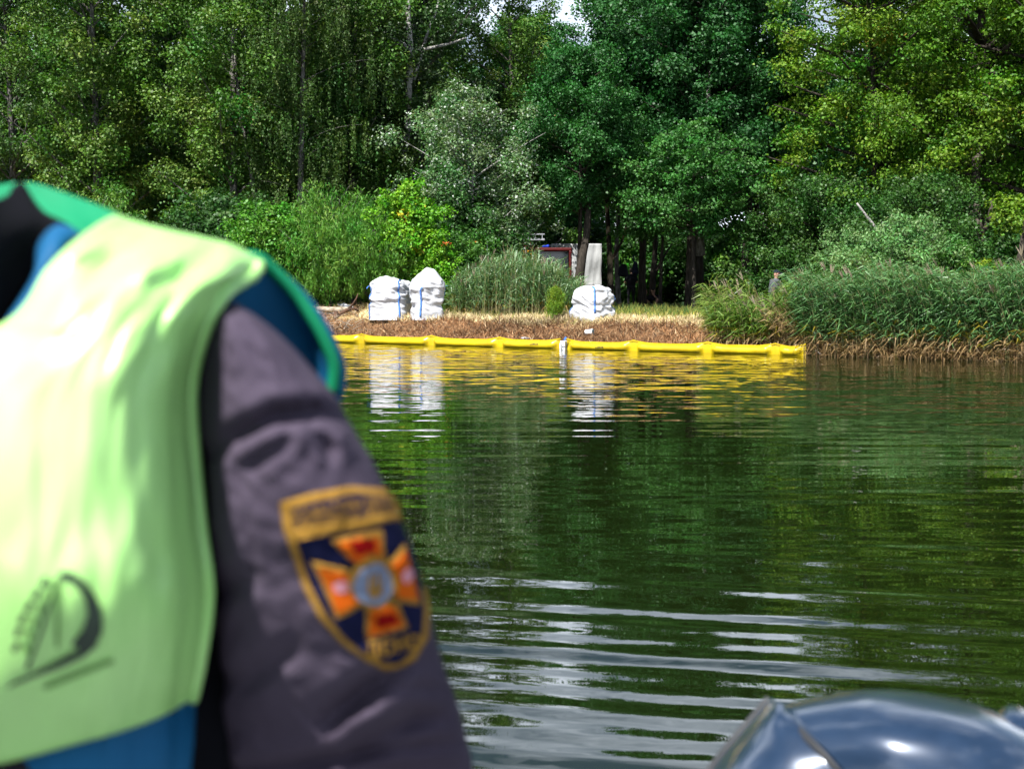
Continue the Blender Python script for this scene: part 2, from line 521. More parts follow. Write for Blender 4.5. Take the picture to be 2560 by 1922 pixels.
class TreeKind:
    def __init__(self, bark, leafm, r0, **kw):
        self.bark, self.leafm = bark, leafm
        seed = kw.pop('seed')
        lr = kw.pop('limb_r', 0.055)
        r = np.random.RandomState(seed)
        arr, trunk, limbs = make_crown(r, **kw)
        self.arr = arr
        self.crown = np_mesh('crown', *arr)
        self.crown.materials.append(leafm)
        self.trunk = trunk_mesh('trunk', trunk, limbs, r0, lr)
        self.trunk.materials.append(bark)
        self.trunk.polygons.foreach_set('use_smooth', np.ones(len(self.trunk.polygons), bool))
    def place(self, name, label, cat, px, D, scale=1.0, rz=0.0, group=None, sx=1.0, z=None):
        x = XD(px, D)
        e = empty(name, (x, D, (gz(x, D) if z is None else z) - 0.05), rz)
        e.scale = (scale * sx, scale * sx, scale)
        tag(e, label, cat, group)
        link('trunk', self.trunk, None, e)
        link('crown', self.crown, None, e)
        return e

oval = lambda u: max(0.12, math.sin(math.pi * min(1, 0.12 + 0.86 * u)) ** 0.7)
cone = lambda u: max(0.10, (1 - u) ** 0.75 * 1.05 + 0.05)
egg = lambda u: max(0.14, (math.sin(math.pi * (0.18 + 0.8 * u)) ** 0.8) * (1.05 - 0.25 * u))
column = lambda u: max(0.3, (1 - u ** 5) * (0.75 + 0.25 * math.sin(3 * u + 0.5)))
dome = lambda u: max(0.1, math.sqrt(max(0, 1 - (u * 0.98) ** 2)))

POP = ((0.030, 0.072, 0.014), (0.075, 0.135, 0.032))
K = {}
K['poplar_a'] = TreeKind(M['bark_grey'], M['leaf'], 0.20, seed=11, H=19.5, zb=2.2, Rad=3.3, prof=column, n_limb=60, n_leaf=78000, leaf=(0.115, 0.10), clump=0.62, rise=0.75, pal=POP)
K['poplar_b'] = TreeKind(M['bark_grey'], M['leaf'], 0.20, seed=12, H=18.5, zb=1.6, Rad=3.0, prof=column, n_limb=54, n_leaf=70000, leaf=(0.115, 0.10), clump=0.60, rise=0.7, pal=((0.046, 0.100, 0.012), (0.115, 0.190, 0.030)))
K['birch'] = TreeKind(M['bark_grey'], M['leaf_matte'], 0.17, seed=13, H=18, zb=3.0, Rad=2.7, prof=egg, n_limb=44, n_leaf=60000, leaf=(0.10, 0.065), clump=0.55, rise=0.55, weep=1.3, pal=((0.035, 0.07, 0.016), (0.08, 0.125, 0.03)), limb_r=0.022)
K['white_poplar'] = TreeKind(M['bark_grey'], M['leaf'], 0.34, seed=14, H=21, zb=4.5, Rad=3.9, prof=column, n_limb=46, n_leaf=70000, leaf=(0.115, 0.10), clump=0.66, rise=0.55, pal=((0.016, 0.040, 0.010), (0.045, 0.085, 0.022)), limb_r=0.10)
K['silver'] = TreeKind(M['bark_white'], M['leaf_matte'], 0.12, seed=15, stray=0.15, H=8.6, zb=1.5, Rad=3.0, prof=egg, n_limb=40, n_leaf=46000, leaf=(0.10, 0.075), clump=0.50, rise=0.5, pal=((0.058, 0.120, 0.045), (0.15, 0.22, 0.11)), accent=((0.44, 0.49, 0.43), 0.13, 0.0), limb_r=0.04)
ALD = ((0.012, 0.060, 0.014), (0.036, 0.128, 0.034))
K['alder_a'] = TreeKind(M['bark_dark'], M['leaf'], 0.16, seed=16, zmin=4.1, H=14.6, zb=4.8, Rad=3.2, prof=egg, n_limb=62, n_leaf=84000, leaf=(0.12, 0.10), clump=0.58, rise=0.35, pal=ALD)
K['alder_b'] = TreeKind(M['bark_dark'], M['leaf'], 0.15, seed=17, zmin=4.5, H=13.6, zb=4.9, Rad=2.9, prof=oval, n_limb=54, n_leaf=70000, leaf=(0.12, 0.10), clump=0.56, rise=0.4, pal=((0.012, 0.066, 0.012), (0.038, 0.135, 0.030)), accent=((0.25, 0.13, 0.03), 0.0006, 0.004))
K['elm_a'] = TreeKind(M['bark_dark'], M['leaf_matte'], 0.30, seed=18, H=18.5, zb=4.0, Rad=5.2, prof=egg, n_limb=64, n_leaf=92000, leaf=(0.12, 0.085), clump=0.72, rise=0.35, zsq=0.6, pal=((0.040, 0.100, 0.006), (0.120, 0.200, 0.014)), accent=((0.24, 0.19, 0.02), 0.004, 0.02), limb_r=0.09)
K['elm_b'] = TreeKind(M['bark_dark'], M['leaf_matte'], 0.28, seed=19, H=15.0, zb=2.6, Rad=4.2, prof=dome, n_limb=56, n_leaf=80000, leaf=(0.12, 0.085), clump=0.68, rise=0.3, zsq=0.6, pal=((0.044, 0.108, 0.006), (0.130, 0.215, 0.014)), accent=((0.26, 0.20, 0.02), 0.003, 0.02), limb_r=0.08)

trees = [
 ('poplar_a', 'poplar_tree', 'dark tall poplar at the far left edge, farther left than every other tree', 40, 61, 1.0, 0.3),
 ('poplar_b', 'poplar_tree', 'dark poplar rising above the black collar, second tree from the left', 250, 58, 1.04, 2.1),
 ('poplar_a', 'poplar_tree', 'dark poplar with small sky gaps above the shoulder of the green vest', 430, 62, 0.98, 4.0),
 ('poplar_b', 'poplar_tree', 'mid green poplar directly left of the drooping birch', 590, 56, 1.0, 5.2),
 ('birch', 'birch_tree', 'drooping birch with thin white trunk and hanging twigs', 757, 55, 1.0, 0.8),
 ('poplar_b', 'poplar_tree', 'green poplar between the birch and the thick white trunk', 890, 59, 1.0, 3.0),
 ('white_poplar', 'poplar_tree', 'largest poplar with thick white trunk showing at the top of the picture', 1025, 61, 1.0, 1.0),
 ('silver', 'silver_poplar', 'low rounded silver poplar with pale greyish white leaves', 1175, 52, 1.0, 0.4),
 ('poplar_b', 'poplar_tree', 'tall dark poplar just left of the bright sky gap', 1285, 66, 0.97, 0.9),
 ('alder_b', 'alder_tree', 'short dark tree under the bright sky gap, behind the red fire truck', 1330, 71, 1.10, 0.0),
 ('alder_b', 'alder_tree', 'slim dark tree whose black trunk stands in front of the grey truck canvas', 1446, 53, 0.76, 1.4),
 ('alder_a', 'alder_tree', 'tall dark green tree just right of the sky gap', 1605, 58, 1.06, 2.2),
 ('alder_a', 'alder_tree', 'tall bluish green tree in the middle of the right half with a forked bare trunk', 1740, 55, 1.04, 4.1),
 ('alder_b', 'alder_tree', 'dark green tree left of the yellow green elms', 1885, 57, 1.0, 2.6),
 ('elm_b', 'elm_tree', 'yellow green broad elm, leftmost of the elms on the right', 2180, 51, 0.98, 0.4),
 ('elm_a', 'elm_tree', 'big yellow green elm with a dark trunk above the reed bed', 2435, 50, 1.0, 2.0),
 ('elm_b', 'elm_tree', 'yellow green elm cut off by the right edge of the picture', 2680, 47, 1.1, 3.6),
]
for k, nm, lab, px, D, sc, rz in trees:
    K[k].place(nm, lab, 'tree', px, D, sc, rz)

# extra visible trunks at the edge of the wood
def bare_trunk(name, label, pts, r0, mat, forks=()):
    """pts are (px, py, D)."""
    base = P(*pts[0])
    e = empty(name, base)
    tag(e, label, 'tree')
    mb = MB()
    pp = [P(*q) - base for q in pts]
    n = len(pp)
    cp = catmull([list(q) for q in pp], 14)
    mb.tube(cp, [r0 * (1.25 if i == 0 else 1) * (1 - 0.5 * i / 13) for i in range(14)], 9)
    o = mb.build('trunk', mat, e, True)
    for f in forks:
        mb = MB()
        fp = [P(*q) - base for q in f]
        cp = catmull([list(q) for q in fp], 8)
        mb.tube(cp, [r0 * 0.5 * (1 - 0.6 * i / 7) for i in range(8)], 6)
        mb.build('limb', mat, e, True)
    return e
BD = M['bark_dark']
bare_trunk('slender_tree', 'black leaning trunk crossing in front of the grey truck canvas', [(1444, 760, 52.2), (1448, 700, 52.2), (1456, 640, 52.2), (1468, 570, 52.4), (1472, 420, 53)], 0.21, BD)
bare_trunk('slender_tree', 'mottled pale brown trunk directly right of the grey truck canvas', [(1527, 772, 55), (1526, 700, 55), (1524, 640, 55), (1520, 560, 55.3), (1512, 400, 56)], 0.14, noisy('bark_mottled', (0.03, 0.022, 0.018), (0.36, 0.27, 0.18), 2.6, 0.9, 0.2, 0.4, 20, stretch=(1.2, 1.2, 0.7), lo=0.47, hi=0.56), [[(1528, 650, 55), (1540, 630, 54.8), (1556, 600, 54.6), (1566, 560, 54.4)]])
bare_trunk('slender_tree', 'smooth grey trunk just left of the person standing in black', [(1546, 770, 57), (1544, 700, 57), (1541, 640, 57), (1545, 560, 57.3), (1556, 400, 58)], 0.125, M['bark_grey'])
bare_trunk('slender_tree', 'dark trunk behind the person drinking on the ground', [(1630, 768, 63), (1632, 700, 63), (1638, 620, 63), (1642, 440, 62)], 0.17, BD, [[(1634, 690, 63), (1655, 650, 63), (1680, 610, 63)]])
bare_trunk('slender_tree', 'left one of the two thick black trunks standing close together', [(1727, 770, 54), (1727, 700, 54), (1728, 600, 54), (1731, 400, 54.5)], 0.25, BD)
bare_trunk('slender_tree', 'right one of the two thick black trunks standing close together', [(1751, 768, 55), (1750, 700, 55), (1750, 600, 55), (1754, 400, 55)], 0.19, BD)
bare_trunk('slender_tree', 'dark trunk behind the reeds left of the man in the cap', [(1858, 768, 55), (1860, 700, 55), (1864, 620, 55), (1880, 440, 55.5)], 0.20, BD, [[(1864, 680, 52), (1872, 655, 52), (1884, 630, 52)]])
bare_trunk('slender_tree', 'thin dark trunk right beside the outstretched arm of the man in the cap', [(1966, 768, 56), (1968, 700, 56), (1974, 620, 56), (1985, 440, 56)], 0.10, BD)
bare_trunk('slender_tree', 'thin dark trunk, rightmost of the dark trunks behind the reeds', [(1986, 768, 57), (1987, 700, 57), (1992, 620, 57), (1996, 440, 57)], 0.10, BD)
bare_trunk('forked_tree', 'bare brownish forked trunk high in the bluish green tree', [(1752, 640, 52.6), (1750, 520, 52.6), (1752, 440, 52.6), (1758, 360, 52.8), (1768, 280, 53.2), (1774, 180, 54)], 0.15, M['bark_grey'], [[(1750, 420, 51.5), (1738, 400, 51.3), (1720, 362, 51.0)], [(1750, 440, 51.5), (1735, 415, 51.3), (1716, 390, 51.0)], [(1757, 450, 51.5), (1785, 440, 51.2), (1812, 434, 51.0)]])
bare_trunk('dead_birch', 'pale leaning dead birch trunk above the right hand reed bed', [(2232, 640, 44), (2205, 590, 44), (2170, 545, 44), (2142, 508, 44)], 0.062, M['bark_white'])
bare_trunk('dead_birch', 'short pale broken trunk right of the leaning dead birch', [(2235, 690, 44.5), (2226, 630, 44.5), (2216, 585, 44.5), (2206, 555, 44.5)], 0.075, M['bark_white'])
bare_trunk('slender_tree', 'stout dark trunk at the right above the reeds with torn bark', [(2462, 780, 46.5), (2450, 640, 46.5), (2436, 520, 46.8), (2440, 420, 48), (2455, 300, 50)], 0.26, noisy('bark_brown', (0.035, 0.028, 0.024), (0.12, 0.10, 0.085), 4, 0.9, 0.2, 0.6, 26, stretch=(2, 2, 0.7)), [[(2450, 600, 46.5), (2470, 560, 46.2), (2482, 500, 46)]])
bare_trunk('slender_tree', 'leaning dark trunk at the right edge above the reeds', [(2533, 780, 44.5), (2542, 690, 44.5), (2556, 620, 44.5), (2590, 420, 45)], 0.17, BD)
bare_trunk('white_poplar', 'thick white forked trunk between dark poplar crowns at the top', [(1000, 420, 59), (1018, 330, 58.6), (1022, 215, 57.4), (1027, 130, 57), (1020, 40, 57), (1023, -60, 57)], 0.17, M['bark_white'], [[(1022, 122, 58), (1005, 108, 57.7), (985, 100, 57.4), (970, 93, 57.2)], [(1035, 200, 58), (1070, 80, 58.2), (1092, 25, 58.4), (1100, -40, 58.6)], [(1028, 130, 58), (1090, 118, 57.6), (1130, 108, 57.3), (1165, 95, 57)]])
bare_trunk('slender_tree', 'slender grey leaning trunk inside the poplar left of the birch', [(640, 500, 54.6), (622, 400, 54.6), (605, 300, 54.4), (592, 200, 54.6), (582, 60, 55.5)], 0.085, M['bark_grey'])

# shrubs
SH = {}
SH['willow'] = TreeKind(M['bark_grey'], M['leaf_matte'], 0.05, seed=31, H=3.6, zb=0.3, Rad=2.1, prof=dome, n_limb=40, n_leaf=30000, leaf=(0.14, 0.028), clump=0.34, rise=0.9, weep=0.5, pal=((0.055, 0.140, 0.016), (0.15, 0.27, 0.045)), limb_r=0.03)
SH['round'] = TreeKind(M['bark_dark'], M['leaf'], 0.05, seed=32, H=3.0, zb=0.15, Rad=1.9, prof=dome, n_limb=40, n_leaf=30000, leaf=(0.10, 0.075), clump=0.34, rise=0.4, pal=((0.030, 0.095, 0.012), (0.075, 0.175, 0.022)), limb_r=0.03)
SH['bright'] = TreeKind(M['bark_dark'], M['leaf'], 0.05, seed=43, H=3.4, zb=0.15, Rad=1.8, prof=dome, n_limb=44, n_leaf=30000, leaf=(0.105, 0.08), clump=0.34, rise=0.5, pal=((0.045, 0.140, 0.010), (0.115, 0.270, 0.024)), limb_r=0.03)
SH['bough'] = TreeKind(M['bark_dark'], M['leaf'], 0.09, seed=41, zmin=2.9, stray=0.5, H=7.8, zb=3.3, Rad=2.9, prof=egg, n_limb=44, n_leaf=32000, leaf=(0.12, 0.095), clump=0.42, rise=0.2, zsq=0.5, pal=((0.020, 0.085, 0.016), (0.070, 0.185, 0.038)), limb_r=0.05)
SH['maple'] = TreeKind(M['bark_dark'], M['leaf'], 0.05, seed=33, H=3.9, zb=0.15, Rad=1.25, prof=egg, n_limb=40, n_leaf=22000, leaf=(0.12, 0.075), clump=0.30, rise=0.6, pal=((0.085, 0.22, 0.008), (0.17, 0.34, 0.016)), accent=((0.42, 0.36, 0.02), 0.006, 0.02), limb_r=0.03)
SH['grey'] = TreeKind(M['bark_grey'], M['leaf_matte'], 0.04, seed=34, H=2.8, zb=0.2, Rad=1.2, prof=egg, n_limb=34, n_leaf=16000, leaf=(0.11, 0.035), clump=0.26, rise=0.9, pal=((0.16, 0.20, 0.17), (0.36, 0.40, 0.38)), limb_r=0.02)
SH['dark'] = TreeKind(M['bark_dark'], M['leaf'], 0.05, seed=35, H=3.4, zb=0.1, Rad=2.2, prof=dome, n_limb=44, n_leaf=30000, leaf=(0.11, 0.085), clump=0.40, rise=0.35, pal=((0.016, 0.055, 0.010), (0.045, 0.105, 0.020)), limb_r=0.03)
SH['thicket'] = TreeKind(M['bark_dark'], M['leaf'], 0.07, seed=42, H=5.2, zb=0.2, Rad=3.2, prof=dome, n_limb=56, n_leaf=60000, leaf=(0.105, 0.08), clump=0.46, rise=0.35, stray=0.25, pal=((0.018, 0.062, 0.010), (0.060, 0.130, 0.024)), limb_r=0.04)
SH['pale'] = TreeKind(M['bark_grey'], M['leaf_matte'], 0.04, seed=36, H=2.9, zb=0.2, Rad=1.5, prof=egg, n_limb=40, n_leaf=24000, leaf=(0.11, 0.045), clump=0.30, rise=0.9, pal=((0.075, 0.15, 0.05), (0.17, 0.27, 0.12)), limb_r=0.02)
SH['yellow'] = TreeKind(M['bark_dark'], M['leaf_matte'], 0.03, seed=37, H=1.6, zb=0.1, Rad=1.0, prof=dome, n_limb=28, n_leaf=9000, leaf=(0.10, 0.06), clump=0.26, rise=0.5, pal=((0.08, 0.16, 0.010), (0.20, 0.25, 0.015)), limb_r=0.015)
shrubs = [
 ('willow', 'willow_shrub', 'olive green willow bush peeping over the collar at the far left', 90, 49, 1.28, 0.2),
 ('willow', 'willow_shrub', 'olive green willow bush over the green vest strap', 250, 50, 1.15, 2.0),
 ('round', 'leafy_shrub', 'dark green bush left of the grey leaved bush', 330, 49, 1.05, 1.0),
 ('grey', 'grey_shrub', 'small silvery grey bush just above the vest shoulder', 445, 47, 0.85, 0.0),
 ('dark', 'leafy_shrub', 'dark green bush right of the grey leaved bush', 560, 50, 1.15, 0.7),
 ('bright', 'leafy_shrub', 'bright green broad leaved bush beside the blue flap of the vest', 680, 46.5, 1.0, 3.3),
 ('bright', 'leafy_shrub', 'bright green broad leaved bush left of the big feathery willow', 770, 47, 0.98, 1.2),
 ('willow', 'willow_shrub', 'big feathery willow bush behind the pair of white bags', 830, 46, 1.10, 4.4),
 ('willow', 'willow_shrub', 'lower feathery willow bush between the big willow and the yellow green maple', 930, 45.2, 0.85, 1.4),
 ('maple', 'maple_shrub', 'vivid yellow green young maple behind the right bag of the pair', 1020, 45.5, 1.08, 0.5),
 ('maple', 'maple_shrub', 'tall vivid green maple shoots above the left bag of the pair', 960, 46.5, 0.86, 3.5),
 ('maple', 'maple_shrub', 'low vivid green maple shoots right behind the pair of bags', 1085, 44.8, 0.62, 2.5),
 ('round', 'leafy_shrub', 'green bush between the maple and the middle reeds', 1150, 46.5, 0.85, 2.2),
 ('dark', 'leafy_shrub', 'dark green bush far behind the seated people', 1650, 70, 1.5, 1.9),
 ('bough', 'young_tree', 'light green young tree with low boughs near the paired black trunks', 1735, 51, 0.92, 0.9),
 ('bough', 'young_tree', 'light green young tree with boughs over the seated people', 1650, 55.5, 0.95, 3.9),
 ('thicket', 'leafy_shrub', 'dark thicket above the fire truck roof', 1240, 68, 1.05, 3.9),
 ('dark', 'leafy_shrub', 'dark bush under the silver poplar', 1105, 51, 1.25, 1.9),
 ('thicket', 'leafy_shrub', 'dark thicket at the foot of the leftmost elm', 2070, 50, 0.95, 2.9),
 ('thicket', 'leafy_shrub', 'dark thicket behind the pale green bush at the right', 2310, 46, 0.88, 0.9),
 ('pale', 'pale_shrub', 'pale green bush standing higher than the right hand reeds', 2250, 38.5, 1.0, 0.3),
 ('pale', 'pale_shrub', 'smaller pale green bush left of the tallest pale bush', 2150, 39.5, 0.82, 2.3),
 ('round', 'leafy_shrub', 'green bush behind the reeds right of the pale bush', 2340, 39, 0.72, 1.1),
 ('yellow', 'yellow_shrub', 'yellowish autumn shrub at the foot of the stout dark trunk', 2460, 39.5, 1.0, 0.4),
 
]
for k, nm, lab, px, D, sc, rz in shrubs:
    SH[k].place(nm, lab, 'shrub', px, D, sc, rz)

SH['yellow'].place('yellow_weed', 'slim yellow weed at the right end of the middle reeds', 'weed', 1388, 38.7, 0.58, 1.4, sx=0.42)
# the wood behind: one mass
def scatter(kinds, spots):
    vv, qq, cc = [], [], []
    off = 0
    for (arr, px, D, sc, rz, frac, dark) in spots:
        v, q, c = arr
        n = int(len(q) * frac)
        sel = np.random.RandomState(int(abs(px) * 7 + D)).choice(len(q), n, replace=False)
        v4 = v.reshape(-1, 4, 3)[sel]
        cen = v4.mean(1, keepdims=True)
        v4 = cen + (v4 - cen) * (1 / math.sqrt(frac)) * 0.9
        v2 = v4.reshape(-1, 3) * sc
        ca, sa = math.cos(rz), math.sin(rz)
        x = XD(px, D)
        v2 = np.stack([v2[:, 0] * ca - v2[:, 1] * sa + x, v2[:, 0] * sa + v2[:, 1] * ca + D, v2[:, 2] + 0.55], 1)
        vv.append(v2); qq.append(np.arange(n * 4).reshape(-1, 4) + off); off += n * 4
        cc.append(c[sel] * dark)
    return np.concatenate(vv), np.concatenate(qq), np.concatenate(cc)
r = np.random.RandomState(77)
spots = []
tops = [(-200, 1.0), (900, 1.0), (1150, 0.95), (1300, 0.60), (1400, 0.50), (1480, 0.50), (1600, 0.78), (1900, 0.80), (2000, 0.70), (2100, 0.85), (2250, 1.0), (2800, 1.05)]
for row, D0 in ((0, 72), (1, 84), (2, 100)):
    for px in np.arange(-150 + row * 60, 2760, 150):
        D = D0 + r.uniform(-3, 3)
        if row == 0 and 1380 < px < 1800: continue
        s = np.interp(px, [t[0] for t in tops], [t[1] for t in tops])
        k = K[['poplar_a', 'poplar_b', 'alder_a'][r.randint(3)]] if px < 1300 or px > 2050 else K[['alder_a', 'alder_b'][r.randint(2)]]
        hs = (D / 72.0) ** 0.6 * s * r.uniform(0.94, 1.04) * (1.0 if px < 1300 or px > 2050 else 1.25)
        spots.append((k.arr, px + r.uniform(-30, 30), D, hs, r.uniform(0, 6.28), 0.16, 1.0))
v, q, c = scatter(None, spots)
me = np_mesh('wood_behind', v, q, c); me.materials.append(M['leaf'])
o = link('wood_behind', me); tag(o, 'dense dark wood closing the view behind the front trees', 'wood', kind='stuff')
spots = []
for px in np.arange(-150, 2760, 62):
    D = r.uniform(60, 78)
    if 1090 < px < 1520: D = r.uniform(72, 80)
    if 1490 < px < 1990:
        for q in range(2):
            spots.append((SH['round'].arr, px + r.uniform(-20, 20), r.uniform(69, 77), r.uniform(0.9, 1.5), r.uniform(0, 6.28), 0.3, 1.25))  # leaf colour lifted so these shrubs look sunlit
        continue
    k = SH[['dark', 'round', 'dark'][r.randint(3)]]
    spots.append((k.arr, px, D, r.uniform(0.9, 1.5), r.uniform(0, 6.28), 0.22, 1.0))
v, q, c = scatter(None, spots)
me = np_mesh('undergrowth', v, q, c); me.materials.append(M['leaf'])
o = link('undergrowth', me); tag(o, 'low green undergrowth on the floor of the wood', 'undergrowth', kind='stuff')

# ------------------------------------------------------------------ reeds and grasses
def reed_arrays(r, base, h, wind, n_leaf, leaf_len, leaf_w, pal, dry_low=0.0, stalk_w=0.012, lean=0.16, spread=0.7, plume=0.15, stalkpal=((0.10, 0.14, 0.05), (0.28, 0.25, 0.12)), upright=0.5):
    """Stalks with arching blades. base (n,3), h (n,), wind a unit vector."""
    n = len(base)
    wind = np.array(wind, float)
    leanv = wind[None] * (lean * r.uniform(0.4, 1.5, (n, 1))) + r.normal(size=(n, 3)) * np.array([0.07, 0.07, 0])
    V, C = [], []
    def strip(p, side, w, col):
        # p: (m, k, 3) centre line, side (m,3), w (k,)
        m, k = p.shape[:2]
        a = p - side[:, None] * w[None, :, None] * 0.5
        b_ = p + side[:, None] * w[None, :, None] * 0.5
        for j in range(k - 1):
            V.append(np.stack([a[:, j], b_[:, j], b_[:, j + 1], a[:, j + 1]], 1).reshape(-1, 3))
            C.append(col)
    def at(s):
        hh = (h * s)[:, None]
        return base + np.array([0, 0, 1.0]) * hh + leanv * (hh * s[:, None])
    # stalks
    pts = np.stack([at(np.full(n, s)) for s in (0.0, 0.4, 0.75, 1.0)], 1)
    t = r.uniform(size=(n, 1))
    sc = np.array(stalkpal[0]) + (np.array(stalkpal[1]) - np.array(stalkpal[0])) * t
    strip(pts, np.tile([1.0, 0, 0], (n, 1)), np.array([1, 0.9, 0.7, 0.4]) * stalk_w, sc)
    p1, p2 = np.array(pal[0]), np.array(pal[1])
    for k in range(n_leaf):
        s = 0.22 + 0.75 * (k + r.uniform(0, 1, n)) / n_leaf
        p0 = at(s)
        az = r.normal(size=(n,)) * spread + math.atan2(wind[1], wind[0]) + np.where(r.uniform(size=n) < 0.14, math.pi, 0)
        d = np.stack([np.cos(az), np.sin(az), np.zeros(n)], 1)
        L = leaf_len * r.uniform(0.65, 1.25, n) * (1.05 - 0.3 * s)
        up = upright * r.uniform(0.3, 1.3, n)
        dr = r.uniform(0.5, 1.2, n)
        c1 = p0 + d * (L * 0.45)[:, None] + np.array([0, 0, 1.0]) * (L * 0.45 * up)[:, None]
        c2 = p0 + d * (L * 0.95)[:, None] + np.array([0, 0, 1.0]) * (L * (0.75 * up - 0.42 * dr))[:, None]
        side = nrm(np.cross(d, np.array([0, 0, 1.0]) + r.normal(size=(n, 3)) * 0.5))
        q = r.uniform(size=(n, 1))
        col = (p1 + (p2 - p1) * q) * r.uniform(0.8, 1.2, (n, 1))
        if dry_low > 0:
            z = p0[:, 2] - base[:, 2] + r.normal(size=n) * 0.12
            m = z < dry_low
            dc = np.array([0.20, 0.12, 0.045]) + r.uniform(size=(n, 1)) * np.array([0.22, 0.18, 0.10])
            yl = (z >= dry_low) & (z < dry_low + 0.18) & (r.uniform(size=n) < 0.45)
            col = np.where(m[:, None], dc, col)
            col = np.where(yl[:, None], np.array([0.24, 0.20, 0.02]), col)
            c2[m, 2] -= L[m] * 0.45
            c1[m, 2] -= L[m] * 0.2
        strip(np.stack([p0, c1, c2], 1), side, np.array([0.8, 1.0, 0.12]) * leaf_w, col)
    m = r.uniform(size=n) < plume
    if m.any():
        top = at(np.full(n, 1.0))[m]
        for k in range(3):
            d = nrm(leanv[m] * 2 + np.array([0, 0, 1.0]) + r.normal(size=(m.sum(), 3)) * 0.25)
            strip(np.stack([top, top + d * 0.12, top + d * 0.24], 1), np.tile([1.0, 0, 0], (m.sum(), 1)), np.array([0.3, 1, 0.2]) * 0.03, np.tile([0.26, 0.21, 0.15], (m.sum(), 1)) * r.uniform(0.7, 1.2, (m.sum(), 1)))
    V = np.concatenate(V); C = np.concatenate(C)
    return V, np.arange(len(V)).reshape(-1, 4), C

REED = ((0.030, 0.110, 0.028), (0.135, 0.270, 0.095))
def bed(r, n, px0, px1, tmin, tmax, hfun, top=False, **kw):
    px = r.uniform(px0, px1, n)
    D = np.full(n, 34.0)
    tt = r.uniform(tmin, tmax, n)
    for _ in range(12):
        D = shore(XD(px, D)) + tt
    x = XD(px, D)
    z = np.maximum(ground_z(x, D), -0.05)
    base = np.stack([x, D, z], 1)
    h = (hfun(px, tt) - (z if top else 0)) * r.uniform(0.66, 1.12, n)
    h = np.maximum(h, 0.25)
    return reed_arrays(r, base, h, **kw)
r = np.random.RandomState(5)
parts = []
# the big bed at the right
parts.append(bed(r, 3400, 2010, 2720, -0.5, 3.6, lambda px, t: 1.78 + 0.10 * np.sin(px * 0.02) + 0.06 * np.sin(px * 0.051 + 1) - 0.02 * t, top=True, wind=(-0.97, -0.2, 0), n_leaf=11, leaf_len=0.46, leaf_w=0.026, pal=REED, dry_low=0.40, lean=0.22, plume=0.025, upright=0.75))
# its dry skirt
parts.append(bed(r, 700, 2010, 2720, -0.70, 0.3, lambda px, t: 0.36 + 0.12 * np.sin(px * 0.05) + 0.08 * np.sin(px * 0.13), wind=(-0.5, -0.8, 0), n_leaf=4, leaf_len=0.34, leaf_w=0.02, pal=((0.09, 0.05, 0.02), (0.30, 0.20, 0.09)), dry_low=0.0, lean=0.2, spread=1.6, plume=0, stalkpal=((0.16, 0.09, 0.04), (0.40, 0.29, 0.15)), upright=0.2, stalk_w=0.016))
V = np.concatenate([p[0] for p in parts]); C = np.concatenate([p[2] for p in parts])
me = np_mesh('reed_bed', V, np.arange(len(V)).reshape(-1, 4), C); me.materials.append(M['reed'])
o = link('reed_bed', me); tag(o, 'dense green reed bed with dry brown foot in the water at the right', 'reeds', kind='stuff')
# the looser clump left of it, yellowing
r = np.random.RandomState(6)
p1 = bed(r, 650, 1790, 2030, 0.2, 3.6, lambda px, t: np.interp(px, [1790, 1850, 1930, 2030], [1.0, 1.15, 1.12, 1.75]), top=True, wind=(-0.95, -0.3, 0), n_leaf=10, leaf_len=0.48, leaf_w=0.026, pal=((0.050, 0.125, 0.018), (0.17, 0.27, 0.04)), dry_low=0.22, lean=0.16, plume=0.04, upright=0.7, stalkpal=((0.16, 0.14, 0.05), (0.42, 0.32, 0.16)))
p2 = bed(r, 120, 1945, 2025, 0.1, 1.0, lambda px, t: 0.95 + 0 * px, wind=(-0.9, -0.3, 0), n_leaf=3, leaf_len=0.4, leaf_w=0.022, pal=((0.22, 0.13, 0.05), (0.42, 0.30, 0.15)), lean=0.5, plume=0.1, stalkpal=((0.25, 0.17, 0.08), (0.48, 0.36, 0.2)), stalk_w=0.02)
p3 = bed(r, 90, 1775, 1905, 0.8, 3.4, lambda px, t: 1.62 + 0 * px, top=True, wind=(-0.95, -0.3, 0), n_leaf=9, leaf_len=0.5, leaf_w=0.026, pal=((0.055, 0.130, 0.018), (0.20, 0.28, 0.05)), dry_low=0.2, lean=0.20, plume=0.05, upright=0.8, stalkpal=((0.16, 0.14, 0.05), (0.42, 0.32, 0.16)))
V = np.concatenate([p1[0], p2[0], p3[0]]); C = np.concatenate([p1[2], p2[2], p3[2]])
me = np_mesh('reed_clump', V, np.arange(len(V)).reshape(-1, 4), C); me.materials.append(M['reed'])
o = link('reed_clump', me); tag(o, 'yellowing windblown reed clump in front of the man in the cap', 'reeds', kind='stuff')
# the reeds in the middle of the bank
r = np.random.RandomState(7)
p1 = bed(r, 1500, 1130, 1442, 5.0, 8.2, lambda px, t: np.interp(px, [1130, 1200, 1270, 1360, 1442], [1.1, 1.5, 1.78, 1.5, 0.9]) * (1 + 0.10 * np.sin(px * 0.11) + 0.07 * np.sin(px * 0.23 + t)), wind=(0.5, -0.85, 0), n_leaf=9, leaf_len=0.42, leaf_w=0.028, pal=((0.060, 0.145, 0.045), (0.20, 0.32, 0.16)), dry_low=0.12, lean=0.10, spread=1.5, plume=0.06, upright=1.5, stalkpal=((0.16, 0.18, 0.06), (0.45, 0.38, 0.2)))
me = np_mesh('reed_clump', p1[0], p1[1], p1[2]); me.materials.append(M['reed'])
o = link('reed_clump', me); tag(o, 'upright grey green reed clump in the middle in front of the red fire truck', 'reeds', kind='stuff')

